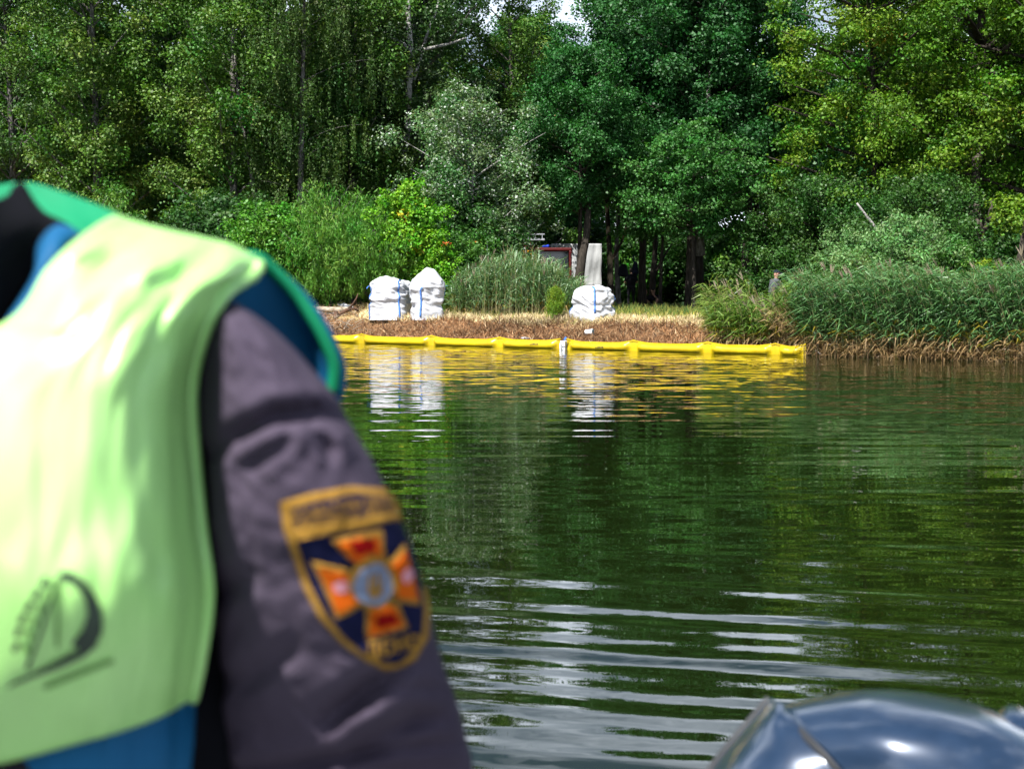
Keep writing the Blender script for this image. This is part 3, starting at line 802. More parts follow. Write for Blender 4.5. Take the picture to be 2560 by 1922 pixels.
def blades(r, n, px0, px1, tfun, hmin, hmax, w, pal, flat=0.0, acc=None, zoff=0.0):
    px = r.uniform(px0, px1, n); D = np.full(n, 36.0); tt = tfun(n)
    for _ in range(12):
        D = shore(XD(px, D)) + tt
    x = XD(px, D)
    base = np.stack([x, D, ground_z(x, D) + zoff], 1)
    h = r.uniform(hmin, hmax, n)
    d = r.normal(size=(n, 3)); d[:, 2] = np.abs(d[:, 2]) * (1 - flat) + (1 - flat) * 1.2 + 0.12
    d = nrm(d)
    bend = nrm(r.normal(size=(n, 3)) * np.array([1, 1, 0.2]))
    m = base + d * (h * 0.55)[:, None]
    t = base + d * h[:, None] + bend * (h * 0.22)[:, None]
    t[:, 2] = np.maximum(t[:, 2], base[:, 2] + 0.01)
    side = nrm(np.cross(d, r.normal(size=(n, 3))))
    bare = 0.5 + 0.5 * np.clip(lownoise(x, D, 1.9, 31) + 0.5 * lownoise(x, D, 5.0, 32), -1, 1)
    ww = w * r.uniform(0.6, 1.4, (n, 1)) * np.where((flat > 0.5) & (r.uniform(size=n) > 0.25 + 1.2 * bare), 0.0, 1.0)[:, None]
    v1 = np.stack([base - side * ww / 2, base + side * ww / 2, m + side * ww * 0.45, m - side * ww * 0.45], 1).reshape(-1, 3)
    v2 = np.stack([m - side * ww * 0.45, m + side * ww * 0.45, t + side * ww * 0.12, t - side * ww * 0.12], 1).reshape(-1, 3)
    p1, p2 = np.array(pal[0]), np.array(pal[1])
    col = (p1 + (p2 - p1) * r.uniform(size=(n, 1))) * r.uniform(0.7, 1.3, (n, 1))
    pt = 0.5 + 0.5 * np.clip(lownoise(x * 1.0, D * 1.0, 2.6, 21) + 0.4 * lownoise(x, D, 7.0, 22), -1, 1)
    col = col * (0.55 + 0.95 * pt)[:, None]
    if acc:
        s = r.uniform(size=n) < acc[1]
        col[s] = np.array(acc[0]) * r.uniform(0.7, 1.3, (int(s.sum()), 1))
    return np.concatenate([v1, v2]), np.concatenate([col, col])
r = np.random.RandomState(8)
A = [blades(r, 17500, 300, 2030, lambda n: r.uniform(0.05, 3.4, n), 0.06, 0.30, 0.017, ((0.09, 0.040, 0.018), (0.33, 0.175, 0.080)), 0.75, ((0.50, 0.37, 0.22), 0.11)),
     blades(r, 5800, 300, 2030, lambda n: r.uniform(0.05, 3.0, n), 0.08, 0.22, 0.014, ((0.14, 0.07, 0.03), (0.42, 0.25, 0.13)), 0.1, ((0.05, 0.035, 0.025), 0.25)),
     blades(r, 2500, 560, 1000, lambda n: r.uniform(3.0, 6.5, n), 0.08, 0.35, 0.018, ((0.18, 0.09, 0.05), (0.48, 0.30, 0.18)), 0.7, ((0.6, 0.5, 0.38), 0.12))]
V = np.concatenate([a[0] for a in A]); C = np.concatenate([a[1] for a in A])
me = np_mesh('reed_litter', V, np.arange(len(V)).reshape(-1, 4), C); me.materials.append(M['dry'])
o = link('reed_litter', me); tag(o, 'brown mat of cut dead reed stalks covering the bank', 'reed litter', kind='stuff')
A = [blades(r, 17000, 900, 2000, lambda n: np.abs(r.normal(0, 1.7, n)) + 2.9, 0.07, 0.26, 0.015, ((0.50, 0.37, 0.17), (0.80, 0.66, 0.40)), 0.15, ((0.24, 0.26, 0.05), 0.10)),
     blades(r, 6000, 1000, 1860, lambda n: r.uniform(4.5, 9.0, n), 0.12, 0.36, 0.016, ((0.16, 0.20, 0.03), (0.42, 0.36, 0.08)), 0.05, ((0.06, 0.14, 0.03), 0.35)),
     blades(r, 9000, 1440, 2000, lambda n: r.uniform(8.0, 30.0, n), 0.15, 0.4, 0.02, ((0.10, 0.16, 0.03), (0.30, 0.28, 0.07)), 0.05, ((0.05, 0.12, 0.03), 0.35))]
V = np.concatenate([a[0] for a in A]); C = np.concatenate([a[1] for a in A])
me = np_mesh('dry_grass', V, np.arange(len(V)).reshape(-1, 4), C); me.materials.append(M['dry'])
o = link('dry_grass', me); tag(o, 'pale dry grass on the flat of the bank with green tufts', 'grass', kind='stuff')

# ------------------------------------------------------------------ containment boom
M['boom'] = noisy('boom_yellow', (0.48, 0.33, 0.003), (0.66, 0.49, 0.005), 2.2, 0.34, 0.5, 0.25, 9, bdist=0.02)
M['white_plastic'] = noisy('white_plastic', (0.74, 0.76, 0.78), (0.86, 0.87, 0.88), 5, 0.45)
M['blue_strap'] = noisy('blue_strap', (0.05, 0.16, 0.50), (0.10, 0.26, 0.66), 12, 0.7)
M['black_ink'] = principled('black_ink', (0.02, 0.02, 0.018), 0.6)
WL = [(-200, 828), (300, 842), (820, 855), (1270, 868), (1560, 876), (1780, 882), (2010, 888), (2200, 893)]
def boom_at(px):
    y = np.interp(px, [w[0] for w in WL], [w[1] for w in WL])
    D = F * CAM_H / (y - 725)
    return Vector((XD(px, D), D, 0))
boom = empty('containment_boom', boom_at(1280))
tag(boom, 'long yellow floating oil boom lying along the water edge', 'oil boom')
def boom_section(pa, pb, name='float_section'):
    a, b_ = boom_at(pa), boom_at(pb)
    d = (b_ - a); ln = d.length; d.normalize()
    side = Vector((d.y, -d.x, 0))
    if side.y > 0: side = -side
    rows = []
    n = 60
    rr = random.Random(int(pa)); rr0 = rr.uniform(0.2, 2.2)
    for i in range(n + 1):
        s = i / n
        e = min(s, 1 - s) * ln
        k = min(1, max(0, (e - 0.10) / 0.12)); k = k ** 0.6
        w = 0.012 + 0.105 * k
        top = 0.245 - 0.055 * min(1, e / 0.40) ** 0.7 - 0.012 * math.sin(math.pi * s) * rr0
        bot = -0.06 + 0.035 * k
        cz, hz = (top + bot) / 2, (top - bot) / 2
        row = []
        for j in range(24):
            t = 2 * math.pi * j / 24
            wr = 1 + 0.35 * math.sin(4 * t + 1.0) * (k * (1 - k)) * 2 + 0.012 * math.sin(7 * s + 2 * t)
            row.append(a + d * (s * ln) + side * (math.cos(t) * w * wr) + Vector((0, 0, cz + math.sin(t) * hz)))
        rows.append(row)
    me = grid_mesh(name, np.array([[list(q) for q in r_] for r_ in rows]), closed=True)
    o = link(name, me, M['boom'], smooth=True)
    world_child(o, boom)
    fin = MB()
    top_pts, sides = [], []
    for i in range(n + 1):
        s = i / n
        e = min(s, 1 - s) * ln
        z = 0.245 - 0.055 * min(1, e / 0.40) ** 0.7 - 0.012 * math.sin(math.pi * s) * rr0 + 0.006
        top_pts.append(a + d * (s * ln) + side * 0.01 + Vector((0, 0, z)))
    fin.ribbon(top_pts, 0.035, Vector((0, 0, 1)))
    fo = fin.build('top_seam', M['boom'])
    sm = fo.modifiers.new('thick', 'SOLIDIFY'); sm.thickness = 0.012
    world_child(fo, boom)
    return o
joints = [55, 225, 395, 565, 735, 905, 1080, 1250, 1402, 1418, 1585, 1770, 1940, 2016]
sections = {}
for a, b_ in zip(joints[:-1], joints[1:]):
    if a == 1402: continue
    sections[a] = boom_section(a, b_)
mb = MB()
c = boom_at(1410)
for k, (dx, dz, s) in enumerate([(0.0, 0.09, (0.14, 0.16, 0.22)), (0.03, 0.13, (0.08, 0.20, 0.14)), (-0.05, 0.07, (0.05, 0.19, 0.16))]):
    mb.box(c + Vector((dx, -0.02 * k, dz)), s, rz=-0.55)
o = mb.build('end_connector', M['white_plastic']); bv = o.modifiers.new('b', 'BEVEL'); bv.width = 0.015; bv.segments = 2
o['label'] = 'white connector plate'
world_child(o, boom)
mb = MB(); mb.box(c + Vector((0.02, -0.16, 0.25)), (0.05, 0.02, 0.09), M=Matrix.Translation(c + Vector((0.02, -0.17, 0.26))) @ Matrix.Rotation(0.6, 4, 'Y') @ Matrix.Diagonal((1, 1, 1, 1)))
o = mb.build('connector_tie', M['blue_strap']); world_child(o, boom)

def text_mesh(body, size=1.0, shear=0.0, bold=0.0):
    cu = bpy.data.curves.new('t', 'FONT'); cu.body = body; cu.size = size; cu.align_x = 'CENTER'; cu.align_y = 'CENTER'; cu.shear = shear; cu.offset = bold; cu.resolution_u = 2
    ob = bpy.data.objects.new('t', cu); COL.objects.link(ob)
    dg = bpy.context.evaluated_depsgraph_get()
    me = bpy.data.meshes.new_from_object(ob.evaluated_get(dg))
    bpy.data.objects.remove(ob)
    return me
def bvh_of(*objs):
    vs_, fs_ = [], []
    for ob in objs:
        off = len(vs_)
        mw_ = ob.matrix_world if ob.parent is None else Matrix.Identity(4)
        vs_ += [Vector(v.co) for v in ob.data.vertices]
        fs_ += [tuple(i + off for i in p.vertices) for p in ob.data.polygons]
    return BVHTree.FromPolygons(vs_, fs_)
def lay_on(me, bvh, to_px, off):
    """Lay a flat 2D mesh on a surface: to_px maps its x, y to the photograph."""
    for v in me.vertices:
        px, py = to_px(v.co.x, v.co.y)
        d = (P(px, py, 1.0) - CAM).normalized()
        hit = bvh.ray_cast(CAM, d)
        if hit[0] is None:
            hit = bvh.find_nearest(P(px, py, 1.0))
        n = hit[1]
        if n.dot(d) > 0: n = -n
        v.co = hit[0] + n * off
    me.update()
for sec, px, py in ((1250, 1335, 860.5), (1418, 1498, 868.5)):
    me = text_mesh('LAMOR', 1.0, 0.25, 0.02)
    bv = bvh_of(sections[sec])
    lay_on(me, bv, lambda x, y: (px + x * 6.2, py + 0.028 * x * 6.2 - y * 6.8), 0.006)
    o = link('lettering', me, M['black_ink']); world_child(o, boom)

# ------------------------------------------------------------------ bulk bags
M['bag'] = noisy('bag_fabric', (0.50, 0.515, 0.545), (0.58, 0.595, 0.625), 7, 0.55, 0.35, 0.35, 26, bdist=0.02)
def place_base(px, ybase, t0=2.9):
    """Ground point under a pixel."""
    best = None
    for D in np.linspace(33, 60, 541):
        x = XD(px, D)
        y = 725 + (CAM_H - gz(x, D)) * F / D
        if best is None or abs(y - ybase) < best[0]:
            best = (abs(y - ybase), x, D)
        if y < ybase: break
    return best[1], best[2]
def bulk_bag(label, px, ybase, w, h, prof, top, seed, rz, straps, tilt=0.0):
    x, D = place_base(px, ybase)
    e = empty('bulk_bag', (x, D, gz(x, D) - 0.03), rz)
    tag(e, label, 'bulk bag', 'white bulk bags on the bank')
    nT, nZ = 96, 64
    def surf(s, th):
        """s 0..1 from the base up to the closing middle of the top."""
        z = None
        if s < 0.72:
            u = s / 0.72
            z = h * 0.84 * u
            rad = np.interp(u, [p[0] for p in prof], [p[1] for p in prof]) * w / 2
        else:
            u = (s - 0.72) / 0.28
            rad = prof[-1][1] * w / 2 * max(0.02, math.cos(u * math.pi / 2) ** 0.8)
            z = h * 0.84 + h * 0.16 * math.sin(u * math.pi / 2) * 0.6
        ex = 0.62 - 0.25 * min(1, s / 0.5)            # squarish at the foot, rounder above
        c_, s_ = math.cos(th), math.sin(th)
        k = (abs(c_) ** (2 / (1 - ex)) + abs(s_) ** (2 / (1 - ex))) ** (-(1 - ex) / 2) if ex < 1 else 1
        p = Vector((c_ * rad * k, s_ * rad * k * 0.92, z))
        nx = noise.noise(Vector((c_ * 1.6 + seed, s_ * 1.6, z * 5.2)))
        n2 = noise.noise(Vector((c_ * 3.5 + seed * 2, s_ * 3.5, z * 13 + c_ * 2)))
        n3 = noise.noise(Vector((c_ * 1.2 + seed * 3, s_ * 1.2, z * 2.0)))
        cre = -abs(noise.noise(Vector((c_ * 1.4 + 7 + seed, s_ * 1.4, z * 4.3 + c_ * 1.2))))
        amt = (0.045 * nx + 0.030 * n2 + 0.05 * n3 + 0.10 * (cre + 0.2)) * w * min(1, 0.25 + s * 2.2)
        p += Vector((c_, s_, 0)) * amt
        if s > 0.55:
            q = (s - 0.55) / 0.45
            for (tx, ty, tr, th_) in top:
                g_ = math.exp(-((p.x / w - tx) ** 2 + (p.y / w - ty) ** 2) / (2 * tr * tr))
                p.z += th_ * h * g_ * min(1, q * 1.6)
            p.z += 0.05 * h * noise.noise(Vector((p.x * 7 + seed, p.y * 7, 3.3))) * q
        p.x += tilt * p.z
        return p
    g_ = np.array([[list(surf(i / nZ, 2 * math.pi * j / nT)) for j in range(nT)] for i in range(nZ + 1)])
    me = grid_mesh('bag_body', g_, closed=True)
    link('bag_body', me, M['bag'], e, True)
    for (th, s0, s1, loop) in straps:
        mb = MB()
        pts, sides = [], []
        for s in np.linspace(s0, s1, 18):
            p = surf(s, th); p2 = surf(s, th + 0.03)
            out = Vector((math.cos(th), math.sin(th), 0.15)).normalized()
            pts.append(p + out * 0.016)
            sides.append((p2 - p).normalized())
        if loop:
            p = pts[-1]; sd = sides[-1]
            for (dx, dy, dz) in loop:
                pts.append(p + Vector((dx, dy, dz))); sides.append(sd)
        mb.ribbon(pts, 0.05, sides)
        o = mb.build('lifting_strap', M['blue_strap'], e, True)
        sm = o.modifiers.new('t', 'SOLIDIFY'); sm.thickness = 0.008; sm.offset = 0
    return e, surf
FL, FR = -2.36, -0.78   # the corners that face the camera
bulk_bag('left white bulk bag of the pair, square and bulging over a waist', 979, 797, 1.16, 1.26,
         [(0, 1.0), (0.15, 1.0), (0.42, 0.99), (0.50, 0.95), (0.58, 1.04), (0.85, 1.0), (1, 0.98)],
         [(-0.42, -0.1, 0.10, 0.02), (-0.1, -0.1, 0.2, 0.10), (0.35, -0.1, 0.10, 0.03)], 1.0, -0.34,
         [(FL + 0.02, 0.02, 0.66, [(-0.05, -0.02, 0.03), (-0.10, -0.03, -0.02), (-0.12, -0.02, -0.06)]), (FR - 0.05, 0.02, 0.74, [(0.01, -0.02, 0.07), (0.03, 0.0, 0.13), (0.05, 0.03, 0.08)]), (0.78, 0.3, 0.74, [(0.02, 0, 0.05)])])
bulk_bag('right white bulk bag of the pair with a pointed top and blue corner straps', 1068, 797, 0.96, 1.34,
         [(0, 0.98), (0.2, 0.96), (0.38, 0.86), (0.45, 0.92), (0.7, 1.0), (0.85, 1.06), (1, 0.95)],
         [(0.02, 0.0, 0.20, 0.22), (0.3, 0.05, 0.1, 0.04)], 2.3, 0.24,
         [(FL + 0.25, 0.06, 0.55, [(0.02, -0.03, 0.06), (0.05, -0.02, 0.10)]), (FR + 0.62, 0.10, 0.60, [(0.05, -0.02, 0.06), (0.09, -0.02, 0.05), (0.10, 0, 0.01)])], 0.02)
bulk_bag('single white bulk bag in front of the grey truck canvas', 1482, 800, 1.06, 0.98,
         [(0, 0.98), (0.15, 1.02), (0.40, 1.0), (0.52, 0.92), (0.62, 0.95), (0.85, 0.93), (1, 0.86)],
         [(-0.25, -0.15, 0.14, 0.03), (0.1, 0, 0.2, 0.07), (0.3, -0.1, 0.1, 0.03)], 4.4, -0.80,
         [(FR, 0.20, 0.80, [(-0.06, 0.02, 0.05), (-0.12, 0.04, 0.05), (-0.15, 0.03, 0.01)]), (0.80, 0.15, 0.6, None), (FL, 0.08, 0.40, None)])

# ------------------------------------------------------------------ small things on the bank
M['deadwood'] = noisy('dead_wood', (0.22, 0.17, 0.12), (0.42, 0.36, 0.28), 7, 0.9, 0.2, 0.6, 24, stretch=(0.6, 2, 2))
M['darkwood'] = noisy('dark_wood', (0.05, 0.03, 0.022), (0.16, 0.09, 0.06), 6, 0.9, 0.2, 0.6, 24)
def on_bank(px, py, lift=0.0):
    x, D = place_base(px, py)
    return Vector((x, D, gz(x, D) + lift))
a = on_bank(650, 785, 0.14); b_ = on_bank(880, 786, 0.16)
log = empty('fallen_log', (a + b_) / 2); tag(log, 'long pale fallen log with broken branches left of the white bags', 'log')
mid_ = (a + b_) / 2
cp = catmull([list(a - mid_), list((a - mid_) * 0.4 + Vector((0, 0.05, 0.03))), list((b_ - mid_) * 0.5), list(b_ - mid_)], 14)
mb = MB(); mb.tube(cp, [0.125 - 0.004 * i for i in range(14)], 10); mb.build('trunk', M['deadwood'], log, True)
e_ = b_ - mid_
mb = MB(); mb.tube([e_ + Vector((-0.1, 0, 0)), e_ + Vector((0.05, -0.05, 0.18)), e_ + Vector((0.16, -0.05, 0.36)), e_ + Vector((0.2, -0.05, 0.5))], [0.045, 0.03, 0.02, 0.01], 7); mb.build('branch', M['darkwood'], log, True)
mb = MB(); mb.tube([e_ + Vector((-0.45, -0.35, -0.22)), e_ + Vector((-0.15, -0.22, -0.02)), e_ + Vector((0.1, -0.15, 0.03)), e_ + Vector((0.28, -0.12, -0.08))], [0.06, 0.055, 0.045, 0.03], 7); mb.build('branch', M['darkwood'], log, True)
mb = MB(); mb.tube([e_ + Vector((-0.45, -0.35, -0.10)), e_ + Vector((-0.42, -0.7, -0.28)), e_ + Vector((-0.40, -1.0, -0.42))], [0.08, 0.07, 0.03], 7); mb.build('root', M['darkwood'], log, True)

rr = random.Random(4)
mb = MB()
for k in range(150):
    p = on_bank(rr.uniform(640, 900), rr.uniform(778, 835), 0.03 + rr.random() * 0.1)
    a_ = rr.uniform(0, 6.28); L = rr.uniform(0.15, 0.6)
    d = Vector((math.cos(a_), math.sin(a_) * 0.6, rr.uniform(-0.1, 0.55))) * L
    mb.tube([p, p + d * 0.5 + Vector((0, 0, 0.02)), p + d], [0.012, 0.010, 0.004], 4)
o = mb.build('brushwood', M['deadwood']); tag(o, 'tangle of thin broken sticks below the fallen log', 'brushwood', kind='stuff')
mb = MB()
for k in range(70):
    p = on_bank(rr.uniform(900, 1900), rr.uniform(800, 840), 0.0)
    L = rr.uniform(0.12, 0.32)
    mb.tube([p, p + Vector((rr.uniform(-0.1, 0.1), 0, L))], [0.012, 0.006], 4)
o = mb.build('reed_stubble', M['darkwood']); tag(o, 'short dark cut stalks standing up from the brown bank', 'stubble', kind='stuff')

def lump(name, label, cat, c, s, mat, seed, rot=(0, 0, 0), amp=0.25, n=14, parent=None):
    bm = bmesh.new()
    bmesh.ops.create_icosphere(bm, subdivisions=3, radius=1)
    for v in bm.verts:
        k = 1 + amp * noise.noise(v.co * 1.7 + Vector((seed, 0, 0))) + amp * 0.5 * noise.noise(v.co * 4 + Vector((seed, 3, 0)))
        v.co *= k
    me = bpy.data.meshes.new(name); bm.to_mesh(me); bm.free()
    o = link(name, me, mat, None, True)
    o.location = c; o.scale = s; o.rotation_euler = rot
    tag(o, label, cat)
    return o
c = on_bank(1473, 838, 0.08)
bucket = empty('paint_bucket', c, 0.0); tag(bucket, 'small white bucket lying on its side on the brown bank', 'bucket')
mb = MB()
d = Vector((0.17, -0.10, 0.01)).normalized()
mb.tube([d * -0.11, d * -0.10, d * 0.08, d * 0.085, d * 0.11], [0.062, 0.066, 0.076, 0.084, 0.084], 18); mb.build('bucket_body', M['white_plastic'], bucket, False)
mb = MB(); mb.tube([d * 0.111, d * 0.113], [0.070, 0.070], 18); mb.build('bucket_mouth', principled('bucket_inside', (0.15, 0.26, 0.28), 0.7), bucket)
lump('driftwood_chunk', 'short dark log chunk at the left foot of the yellowing reeds', 'log', on_bank(1748, 808, 0.06), (0.24, 0.12, 0.10), M['darkwood'], 3.0, (0, 0.1, 0.3), 0.4)
lump('driftwood_chunk', 'brown log chunk just right of the dark one by the reeds', 'log', on_bank(1784, 806, 0.05), (0.12, 0.10, 0.06), M['deadwood'], 9.0, (0, 0.1, 0.5), 0.5)
lump('plastic_scrap', 'crumpled white plastic sheet scrap beside the fallen log', 'litter', on_bank(815, 789, 0.10), (0.30, 0.16, 0.11), M['bag'], 5.0, (0.1, 0.15, 0.2), 0.7)
lump('plastic_scrap', 'flat grey plastic scrap on the brown bank left of the white connector', 'litter', on_bank(1313, 848, 0.03), (0.10, 0.06, 0.03), noisy('grey_scrap', (0.45, 0.46, 0.48), (0.6, 0.6, 0.62), 9), 7.0, (0, 0, 0.2), 0.6)
lump('plastic_scrap', 'white plastic scrap under the bush behind the fallen log', 'litter', on_bank(872, 776, 0.10), (0.26, 0.14, 0.08), M['bag'], 8.0, (0, 0.3, 0.1), 0.7)
lump('tree_stump', 'brown stump behind the left end of the fallen log', 'stump', on_bank(752, 778, 0.25), (0.13, 0.12, 0.26), noisy('stump_wood', (0.14, 0.08, 0.06), (0.28, 0.18, 0.14), 8, 0.9), 2.0, (0, 0, 0), 0.35)
lump('pale_stone', 'pale stone half hidden at the foot of the yellowing reeds', 'stone', on_bank(1806, 812, 0.10), (0.10, 0.09, 0.18), noisy('pale_stone', (0.5, 0.46, 0.4), (0.68, 0.64, 0.58), 6, 0.9), 4.0, (0, 0, 0), 0.3)

# ------------------------------------------------------------------ vehicles in the wood
M['fire_red'] = noisy('fire_red', (0.075, 0.006, 0.006), (0.10, 0.008, 0.008), 3, 0.35)
M['glass_dark'] = principled('dark_glass', (0.02, 0.025, 0.03), 0.08, 0.6)
M['alu'] = noisy('ladder_metal', (0.26, 0.28, 0.31), (0.40, 0.42, 0.45), 8, 0.4)
M['rubber'] = noisy('rubber', (0.015, 0.015, 0.016), (0.03, 0.03, 0.03), 9, 0.9)
M['canvas'] = noisy('truck_canvas', (0.34, 0.35, 0.35), (0.46, 0.47, 0.47), 1.5, 0.85, 0.2, 0.5, 5, stretch=(1.5, 1, 0.5), bdist=0.05)
M['orange'] = noisy('safety_orange', (0.75, 0.12, 0.01), (0.85, 0.18, 0.02), 6, 0.6)
M['white_paint'] = noisy('white_paint', (0.72, 0.72, 0.7), (0.8, 0.8, 0.78), 6, 0.4)
M['blue_light'] = noisy('blue_lamp', (0.02, 0.05, 0.5), (0.03, 0.08, 0.6), 6, 0.2)
M['yellow_stripe'] = noisy('amber_stripe', (0.6, 0.28, 0.01), (0.7, 0.36, 0.02), 6, 0.5)
def wheel(parent, x, y, r=0.5, w=0.3, axis='Y'):
    mb = MB()
    dv = Vector((0, 1, 0)) if axis == 'Y' else Vector((1, 0, 0))
    c_ = Vector((x, y, r))
    mb.tube([c_ - dv * w / 2, c_ - dv * w * 0.4, c_ + dv * w * 0.4, c_ + dv * w / 2], [r * 0.93, r, r, r * 0.93], 20)
    o = mb.build('wheel', M['rubber'], parent, True)
    mb = MB(); mb.tube([c_ - dv * (w / 2 + 0.015), c_ + dv * (w / 2 + 0.015)], [r * 0.5, r * 0.5], 16); mb.build('rim', M['alu'], o)
FT_D = 61.0
ft = empty('fire_truck', (XD(1262, FT_D), FT_D, 0.62), 0.0)
tag(ft, 'dark red fire truck with a ladder on its roof hidden behind the middle reeds', 'fire truck')
def part(name, mat, boxes, parent, bevel=0.03):
    mb = MB()
    for c_, s in boxes: mb.box(Vector(c_), s)
    o = mb.build(name, mat, parent)
    if bevel:
        m = o.modifiers.new('b', 'BEVEL'); m.width = bevel; m.segments = 2
    return o
part('chassis', M['rubber'], [((0, 0, 0.62), (5.9, 2.0, 0.22))], ft)
part('rear_body', M['fire_red'], [((-0.75, 0, 1.78), (4.0, 2.3, 2.1))], ft, 0.06)
for k in range(3):
    part('locker_shutter', M['alu'], [((-2.15 + k * 1.3, -1.16, 1.55), (1.1, 0.03, 1.2))], ft, 0.01)
cabp = part('cab', M['fire_red'], [((2.05, 0, 1.05), (1.6, 2.2, 0.75)), ((1.33, 0, 1.95), (0.16, 2.2, 1.1)), ((2.79, 0, 1.95), (0.12, 2.2, 1.1)), ((2.05, 0, 2.55), (1.6, 2.2, 0.14))], ft, 0.04)
part('cab_window', M['glass_dark'], [((2.05, -1.0, 1.95), (1.3, 0.02, 1.0))], cabp, 0)
part('cab_window', M['glass_dark'], [((2.05, 1.0, 1.95), (1.3, 0.02, 1.0))], cabp, 0)
part('seat_back', M['white_paint'], [((2.45, -0.6, 1.7), (0.25, 0.4, 0.5))], cabp, 0.03)
part('amber_band', M['yellow_stripe'], [((-0.75, -1.17, 2.42), (3.9, 0.02, 0.16))], ft, 0)
part('white_band', M['white_paint'], [((-0.75, -1.17, 0.95), (3.9, 0.02, 0.14))], ft, 0)
part('blue_beacon', M['blue_light'], [((1.75, -0.5, 2.70), (0.32, 0.3, 0.12))], ft, 0.05)
lad = part('roof_ladder', M['alu'], [((0.7, -0.75, 2.98), (2.0, 0.05, 0.07)), ((0.7, -0.35, 3.0), (2.0, 0.05, 0.07)), ((0.7, -0.75, 3.2), (2.0, 0.05, 0.05))], ft, 0)
for k in range(7):
    part('rung', M['alu'], [((-0.2 + k * 0.3, -0.55, 2.99), (0.04, 0.4, 0.04)), ((-0.2 + k * 0.3, -0.75, 3.09), (0.03, 0.04, 0.2))], lad, 0)
for x in (-1.6, 2.0):
    for y in (-0.95, 0.95): wheel(ft, x, y)
mt = empty('warning_banner', P(1150, 606, 47.5)); tag(mt, 'orange and white warning cloth hanging behind the bush left of the fire truck', 'banner')
mb = MB()
pts = []
rows = []
for i in range(5):
    rows.append([list(Vector(((j - 6) * 0.14, 0.06 * math.sin(j * 1.3 + i), -0.06 * i + 0.03 * math.sin(j * 0.8)))) for j in range(13)])
me = grid_mesh('cloth', np.array(rows)); o = link('cloth', me, M['orange'], mt, True); sm = o.modifiers.new('t', 'SOLIDIFY'); sm.thickness = 0.01
mb = MB(); mb.tube([(-0.9, 0.05, 0.1), (-0.9, 0.05, -2.45)], 0.03, 6); mb.build('pole', M['alu'], mt)
mb = MB(); mb.tube([(0.9, 0.05, 0.1), (0.9, 0.05, -2.45)], 0.03, 6); mb.build('pole', M['alu'], mt)

CT_D = 65.0
ct = empty('canvas_truck', (XD(1440, CT_D), CT_D, 0.62), 0.0)
tag(ct, 'truck seen from behind with a pale grey canvas cover behind the single bag', 'truck')
rows = []
W2, Hc, zc = 1.17, 1.93, 1.02
for i in range(25):
    v = i / 24
    row = []
    for j in range(31):
        u = j / 30
        fold = 0.035 * math.sin(u * 26 + 1.5 * math.sin(v * 4)) * (0.35 + 0.65 * v) + 0.02 * math.sin(u * 55 + v * 8) + 0.03 * math.sin(v * 9 + u * 5)
        row.append([-W2 + 2 * W2 * u, -fold, zc + Hc * (1 - v) - 0.03 * math.sin(u * math.pi * 5) * (v > 0.99)])
    rows.append(row)
o = link('rear_curtain', grid_mesh('rear_curtain', np.array(rows)), M['canvas'], ct, True); sm = o.modifiers.new('t', 'SOLIDIFY'); sm.thickness = 0.01
part('canvas_cover', M['canvas'], [((0, 2.35, zc + Hc / 2 + 0.01), (2 * W2 + 0.02, 4.5, Hc))], ct, 0.08)
part('tailgate', M['white_paint'], [((0, 0.02, 0.88), (2.34, 0.08, 0.24))], ct, 0.01)
part('tail_lamp', M['orange'], [((-0.95, -0.04, 0.74), (0.3, 0.05, 0.12))], ct, 0.01)
part('tail_lamp', M['orange'], [((0.95, -0.04, 0.74), (0.3, 0.05, 0.12))], ct, 0.01)
part('chassis', M['rubber'], [((0, 2.6, 0.65), (1.0, 6.0, 0.2))], ct)
part('cab', M['fire_red'], [((0, 5.7, 1.6), (2.3, 1.7, 1.7))], ct, 0.08)
for x in (-0.95, 0.95):
    for y in (1.2, 5.6): wheel(ct, x, y, axis='X')

# ------------------------------------------------------------------ people
M['skin'] = noisy('skin', (0.36, 0.19, 0.13), (0.44, 0.25, 0.18), 9, 0.55)
M['black_cloth'] = noisy('black_cloth', (0.008, 0.008, 0.012), (0.016, 0.016, 0.022), 14, 0.9, 0.2)
M['navy_cloth'] = noisy('navy_cloth', (0.010, 0.013, 0.03), (0.02, 0.024, 0.045), 14, 0.9, 0.2)
M['hair'] = noisy('dark_hair', (0.015, 0.011, 0.009), (0.03, 0.022, 0.016), 30, 0.7)
M['grey_cloth'] = noisy('grey_cloth', (0.06, 0.07, 0.075), (0.11, 0.12, 0.125), 10, 0.9, 0.2)
M['denim'] = noisy('denim_shorts', (0.06, 0.09, 0.13), (0.10, 0.14, 0.19), 14, 0.9, 0.2)
MATS = ['skin', 'top', 'bottom', 'shoe', 'hair']
def capsule_mesh(caps):
    mb = MB()
    for p0, p1, r0, r1, m in caps:
        p0, p1 = Vector(p0), Vector(p1)
        d = (p1 - p0)
        if d.length < 1e-4: d = Vector((0, 0, 1e-4))
        dn = d.normalized()
        pts, rad = [], []
        for k in range(4):
            a_ = math.pi / 2 * k / 4
            pts.append(p0 - dn * r0 * math.cos(a_)); rad.append(max(r0 * math.sin(a_), 0.001))
        pts += [p0, p1]; rad += [r0, r1]
        for k in range(1, 5):
            a_ = math.pi / 2 * k / 4
            pts.append(p1 + dn * r1 * math.sin(a_)); rad.append(max(r1 * math.cos(a_), 0.001))
        mb.tube(pts, rad, 12)
    return mb.mesh('caps')
